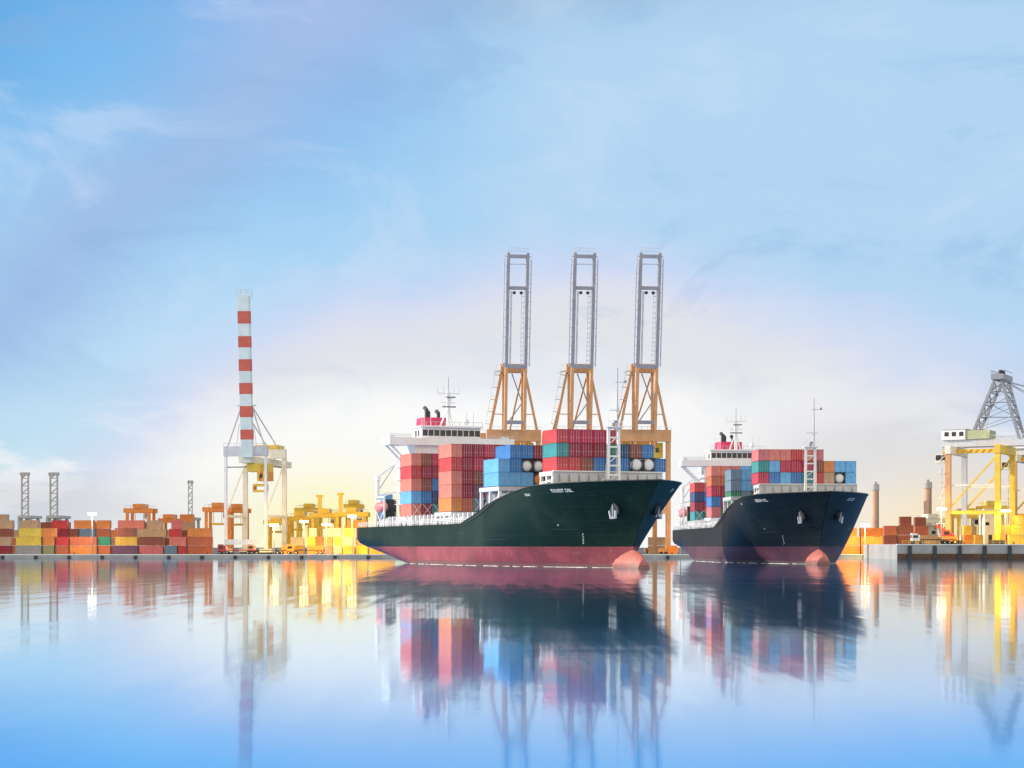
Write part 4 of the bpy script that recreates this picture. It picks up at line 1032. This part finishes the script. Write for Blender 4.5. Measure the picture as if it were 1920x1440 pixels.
yard_gantry(1795, 1840, 962, 600, YEL, 'yellow yard crane behind the legs of the right pier crane')

# ------------------------------------------------------------------ trucks on the quay
def truck(px, Y, z, cab, label, load=None):
    r = empty('yard_truck', (PX(px, Y), Y, z), label=label, cat='truck', group='trucks working along the quay')
    b = MB(); b.box(-1.2, 1.2, -1.2, 1.2, 0.9, 2.9, cab); b.box(-1.2, 0.4, -1.15, 1.15, 2.9, 3.3, cab); b.build('cab', r)
    b = MB(); b.box(-1.24, -1.2, -1.0, 1.0, 1.9, 2.8, GLASS); b.box(-0.9, 0.6, -1.24, -1.2, 1.9, 2.7, GLASS); b.build('cab_window', r)
    b = MB(); b.box(1.3, 11.5, -1.2, 1.2, 1.15, 1.5, REDP if load is None else DARK); b.box(-1.4, 2.5, -.5, .5, 0.7, 1.0, DARK); b.build('trailer', r)
    for x in (-0.5, 1.9, 8.8, 10.2):
        for y in (-1, 1):
            b = MB(); b.tube((x, y - .2, .52), (x, y + .2, .52), 0.52, RUB, n=12); b.tube((x, y - .22, .52), (x, y + .22, .52), 0.24, LGREY, n=8); b.build('wheel', r)
truck(416, 608, GZ, REDP, 'red yard truck with an empty trailer under the banded crane')
truck(472, 609, GZ, paint('tan_truck_paint', (0.5, 0.3, 0.2)), 'tan yard truck with dark trailer under the banded crane', 1)
truck(545, 609, GZ, ORG, 'orange yard truck with dark trailer on the quay below the yellow containers', 1)
# reach stacker / red cab on the pier
r = empty('reach_stacker', (PX(1779, 560), 560, PZ0), label='red and orange reach stacker parked on the right pier', cat='reach stacker')
b = MB(); b.box(-2.2, 2.4, -1.3, 1.3, 0.9, 2.4, ORG); b.build('chassis', r)
b = MB(); b.box(-2.0, 0.2, -1, 1, 2.4, 4.3, REDP); b.box(-1.7, -0.1, -1.04, -1.0, 2.9, 4.0, GLASS); b.build('cab', r)
b = MB(); b.bar((1.8, 0, 2.4), (-4.2, 0, 5.9), 0.7, REDP); b.bar((-4.2, 0, 5.9), (-4.2, 0, 4.6), 0.4, DARK); b.build('boom', r)
for x in (-1.5, 1.6):
    for y in (-1.2, 1.2):
        b = MB(); b.tube((x, y - .3, .75), (x, y + .3, .75), 0.75, RUB, n=14); b.tube((x, y - .32, .75), (x, y + .32, .75), 0.35, YEL, n=10); b.build('wheel', r)

# ------------------------------------------------------------------ far towers
def far_boom(px, y0, y1, Y, wpx, label):
    H = PZ(y0, Y); zb = PZ(y1, Y); wd = wpx / ppm(Y); r = empty('distant_crane', (PX(px, Y), Y, GZ), label=label, cat='crane', group='faded cranes far behind the yard')
    for s in (-1, 1):
        b = MB(); b.bar((s * wd / 2, 0, 20), (s * wd / 2, 0, H - GZ), wd * 0.22, FARG); b.build('girder', r)
        for y in (0, 20):
            b = MB(); b.bar((s * wd * 0.9, y, 0), (s * wd * 0.9, y, zb), 2.0, FARG); b.build('leg', r)
    b = MB(); z = zb
    while z < H - 4: b.bar((-wd / 2, 0, z), (wd / 2, 0, z + 4), 0.7, FARG); b.bar((-wd / 2, 0, z), (wd / 2, 0, z), 0.6, FARG); z += 5.5
    b.build('lattice', r)
    b = MB(); b.box(-wd * 0.75, wd * 0.75, -1, 1, H - GZ - 1, H - GZ + 1.2, FARG); b.build('end_beam', r)
    b = MB(); b.box(-wd * 1.0, wd * 1.0, -1.5, 30, zb - 1.2, zb + 0.8, FARG); b.build('cross_beam', r)
far_boom(47, 889, 972, 1300, 12, 'faded grey crane with raised boom, outermost on the left horizon')
far_boom(101, 889, 972, 1300, 13, 'faded grey crane with raised boom beside the outermost one on the horizon')
far_boom(357, 904, 975, 1350, 7, 'thin faded grey crane behind the left yard beside the banded crane')
def chimney(px, y0, Y, rpx, label):
    H = PZ(y0, Y) - GZ; rr = rpx / ppm(Y); r = empty('chimney', (PX(px, Y), Y, GZ), label=label, cat='chimney', group='tan chimneys behind the right pier')
    b = MB(); b.tube((0, 0, 0), (0, 0, H - 3), rr, FART, rr * 0.9, n=24); b.build('stack', r)
    b = MB(); b.tube((0, 0, H - 3), (0, 0, H), rr * 1.05, FARG, rr * 1.0, n=24); b.tube((0, 0, H), (0, 0, H + 1.2), rr * 0.5, FARG); b.build('cap', r)
    b = MB(); b.bar((rr * .5, -rr * .95, 2), (rr * .45, -rr * .9, H - 3), 1.0, paint('chimney_ladder', (0.34, 0.24, 0.18))); b.build('ladder', r)
chimney(1641, 908, 900, 7.5, 'slim tan chimney behind the orange containers near the far ship bow')
chimney(1739, 904, 900, 8.5, 'wider tan chimney with dark top behind the pier containers')
chimney(1626, 985, 905, 6, 'short tan chimney half hidden behind the far ship bow') if False else None

# ------------------------------------------------------------------ floodlight masts
LAMP = emit('lamp_glow', (1.0, 0.80, 0.42), 9.0)
LAMPW = emit('lamp_glow_white', (1.0, 0.95, 0.85), 6.0)
def floodlight(px, py, Y, power, label, col=(1.0, 0.55, 0.13), lm=None, zb=GZ):
    z = PZ(py, Y); r = empty('floodlight_mast', (PX(px, Y), Y, zb), label=label, cat='floodlight', group='lit floodlight masts around the port')
    H = z - zb
    b = MB(); b.tube((0, 0, 0), (0, 0, H), 0.2, GREYP, 0.12); b.build('pole', r)
    b = MB(); b.bar((-1.5, 0, H), (1.5, 0, H), 0.22, LGREY); b.build('crossarm', r)
    for x in (-1.1, 0, 1.1):
        b = MB(); b.box(x - .36, x + .36, -0.5, -0.12, H - .22, H + .36, lm or LAMP); b.box(x - .42, x + .42, -0.1, 0.25, H - .28, H + .42, GREYP); b.build('lamp_head', r)
    ld = bpy.data.lights.new('floodlight_lamp', 'SPOT'); ld.energy = power * 0.85; ld.color = col; ld.shadow_soft_size = 0.6; ld.spot_size = R(150); ld.spot_blend = 0.6
    lo = bpy.data.objects.new('floodlight_lamp', ld); COL.objects.link(lo); lo.parent = r; lo.location = (0, -1.4, H)
    lo.rotation_euler = Vector((0, -0.8, 0.5)).to_track_quat('Z', 'Y').to_euler()
floodlight(173, 964, 612, 14000, 'lit white floodlight mast over the left yard near the yellow containers', (1, 0.85, 0.6), LAMPW)
floodlight(514, 985, 606, 16000, 'lit floodlight mast beside the right leg of the banded crane')
floodlight(570, 978, 605, 22000, 'lit yellow floodlight mast, middle one of the yellow row')
floodlight(612, 984, 606, 26000, 'lit floodlight mast before the yellow yard crane with a short post')
floodlight(660, 968, 606, 26000, 'lit floodlight mast nearest the near ship stern')
floodlight(1276, 962, 606, 16000, 'lit floodlight mast in the gap between the two ships')
floodlight(1622, 985, 598, 26000, 'lit floodlight mast above the orange containers by the far ship bow')
floodlight(1765, 955, 553, 14000, 'lit floodlight mast on the pier beside the reach stacker', zb=PZ0)
floodlight(1885, 958, 552, 18000, 'lit floodlight mast at the right end of the pier', zb=PZ0)

# ------------------------------------------------------------------ pier clutter
def edge_rail(px0, px1, Y, z, label):
    xa, xb = PX(px0, Y), PX(px1, Y); r = empty('guard_rail', (xa, Y, z), label=label, cat='railing'); n = int((xb - xa) / 2)
    b = MB()
    for i in range(n + 1): b.bar((i * 2, 0, 0), (i * 2, 0, 1.1), 0.1, YEL)
    b.build('post', r)
    b = MB()
    for h in (0.55, 1.1): b.bar((0, 0, h), (n * 2, 0, h), 0.09, YEL)
    b.build('rail', r)
edge_rail(1692, 1760, 548, PZ0, 'yellow guard rail along the edge of the taller quay, left of the crane')
edge_rail(1800, 1915, 548, PZ0, 'yellow guard rail along the edge of the taller quay, under the crane')
def shed(px0, px1, py0, Y, z, mat, roofm, label):
    xa, xb = PX(px0, Y), PX(px1, Y); hw = (xb - xa) / 2; H = PZ(py0, Y) - z
    r = empty('quay_shed', ((xa + xb) / 2, Y, z), label=label, cat='shed')
    b = MB(); b.box(-hw, hw, 0, 7, 0, H, mat)
    x = -hw + 0.3
    while x < hw - 0.2: b.box(x, x + 0.2, -0.06, -0.001, 0.1, H - 0.1, mat); x += 0.6
    b.build('wall', r)
    b = MB(); b.box(-hw - .3, hw + .3, -.4, 7.4, H, H + 0.3, roofm); b.build('roof', r)
    b = MB(); b.box(-1.3, 1.3, -0.1, -0.062, 0, min(3.0, H - .4), DARK); b.build('door', r)
    for x in (-hw * .65, hw * .65):
        b = MB(); b.box(x - .6, x + .6, -.1, -.062, H * .55, H * .55 + 1.0, GLASS); b.build('window', r)
shed(1846, 1876, 956, 575, PZ0, PALE, LGREY, 'cream ribbed shed standing between the legs of the pier crane')
shed(1716, 1758, 985, 600, PZ0, paint('sage_wall_paint', (0.45, 0.47, 0.38), 0.6), LGREY, 'low sage green shed behind the pier beside the wider chimney')
shed(700, 745, 985, 640, GZ, YEL, LGREY, 'yellow shed hidden mostly behind the stern of the near ship') if False else None
truck(1716, 552, PZ0, WHITE, 'white yard truck with dark trailer on the taller quay', 1)
def drum(px, Y, z, mat, label):
    b = MB(); b.tube((0, 0, 0), (0, 0, 6.4), 1.35, mat, n=20); b.tube((0, 0, 6.4), (0, 0, 7.0), 1.35, mat, 0.5, n=20)
    for h in (1.2, 2.6, 4.0, 5.4): b.tube((0, 0, h), (0, 0, h + 0.15), 1.42, mat, n=20)
    o = b.build('storage_silo', None, (PX(px, Y), Y, z)); tag(o, label, 'silo')
drum(1672, 602, GZ, paint('silo_paint', (0.62, 0.45, 0.16), 0.5), 'golden banded silo between the orange containers and the taller quay')

yard_gantry(556, 600, 952, 700, YEL, 'yellow yard crane farther back, rising over the plain beamed one')
yard_gantry(648, 676, 945, 720, YEL, 'narrow tall yellow yard crane at the back beside the near ship stern')
yard_gantry(300, 330, 972, 700, ORG, 'small orange yard crane far back between the left stacks')
def foam(M, label_ship):
    """thin broken line of foam where the hull meets the water"""
    fm = paint('foam_white', (0.75, 0.77, 0.78), 0.9)
    b = MB(); rnd = random.Random(3)
    for sd in (-1, 1):
        x = -117.0
        while x < -1.0:
            L = rnd.uniform(0.4, 2.0)
            if rnd.random() < 0.8:
                p = Vector((x, sd * (half_b(x, 0) + 0.12), 0.0)); q = Vector((min(x + L, -0.6), sd * (half_b(min(x + L, -0.6), 0) + 0.12), 0.0))
                if (q - p).length > 0.2: b.tube(p, q, rnd.uniform(0.02, 0.09), fm, rnd.uniform(0.02, 0.07), n=6)
            x += L
    o = b.build('foam'); o.matrix_world = M; tag(o, label_ship, 'foam', kind='stuff')
foam(M1, 'broken white foam along the waterline of the near ship')
foam(M2, 'broken white foam along the waterline of the far ship')

yard_gantry(1846, 1884, 948, 610, YEL, 'yellow yard crane seen through the right legs of the pier crane')
yard_gantry(1730, 1768, 972, 640, PALE, 'cream yard crane low behind the wider chimney and the sage shed')
cnt = {}
for t, a, c, k, Y in [(0, 1762, 1776, 'gold', 590), (1, 1762, 1776, 'tan', 590), (0, 1806, 1822, 'orange', 570), (1, 1805, 1821, 'yellow', 572), (0, 1826, 1842, 'gold', 568), (0, 1890, 1925, 'yellow', 553), (1, 1896, 1930, 'gold', 554), (2, 1900, 1932, 'orange', 556), (1, 1660, 1682, 'gold', 590), (2, 1714, 1735, 'brown', 590), (1, 1714, 1740, 'rust', 590)]:
    cnt[t] = cnt.get(t, 0) + 1
    yard_box(a, c, 0, Y, k, f'{WORDS[k]} container around the pier crane legs, {("bottom", "second", "top")[t]} tier, {ORD[cnt[t] - 1]} along', 2.95, 'containers around the pier crane legs', zb=PZ0 + t * 2.97)
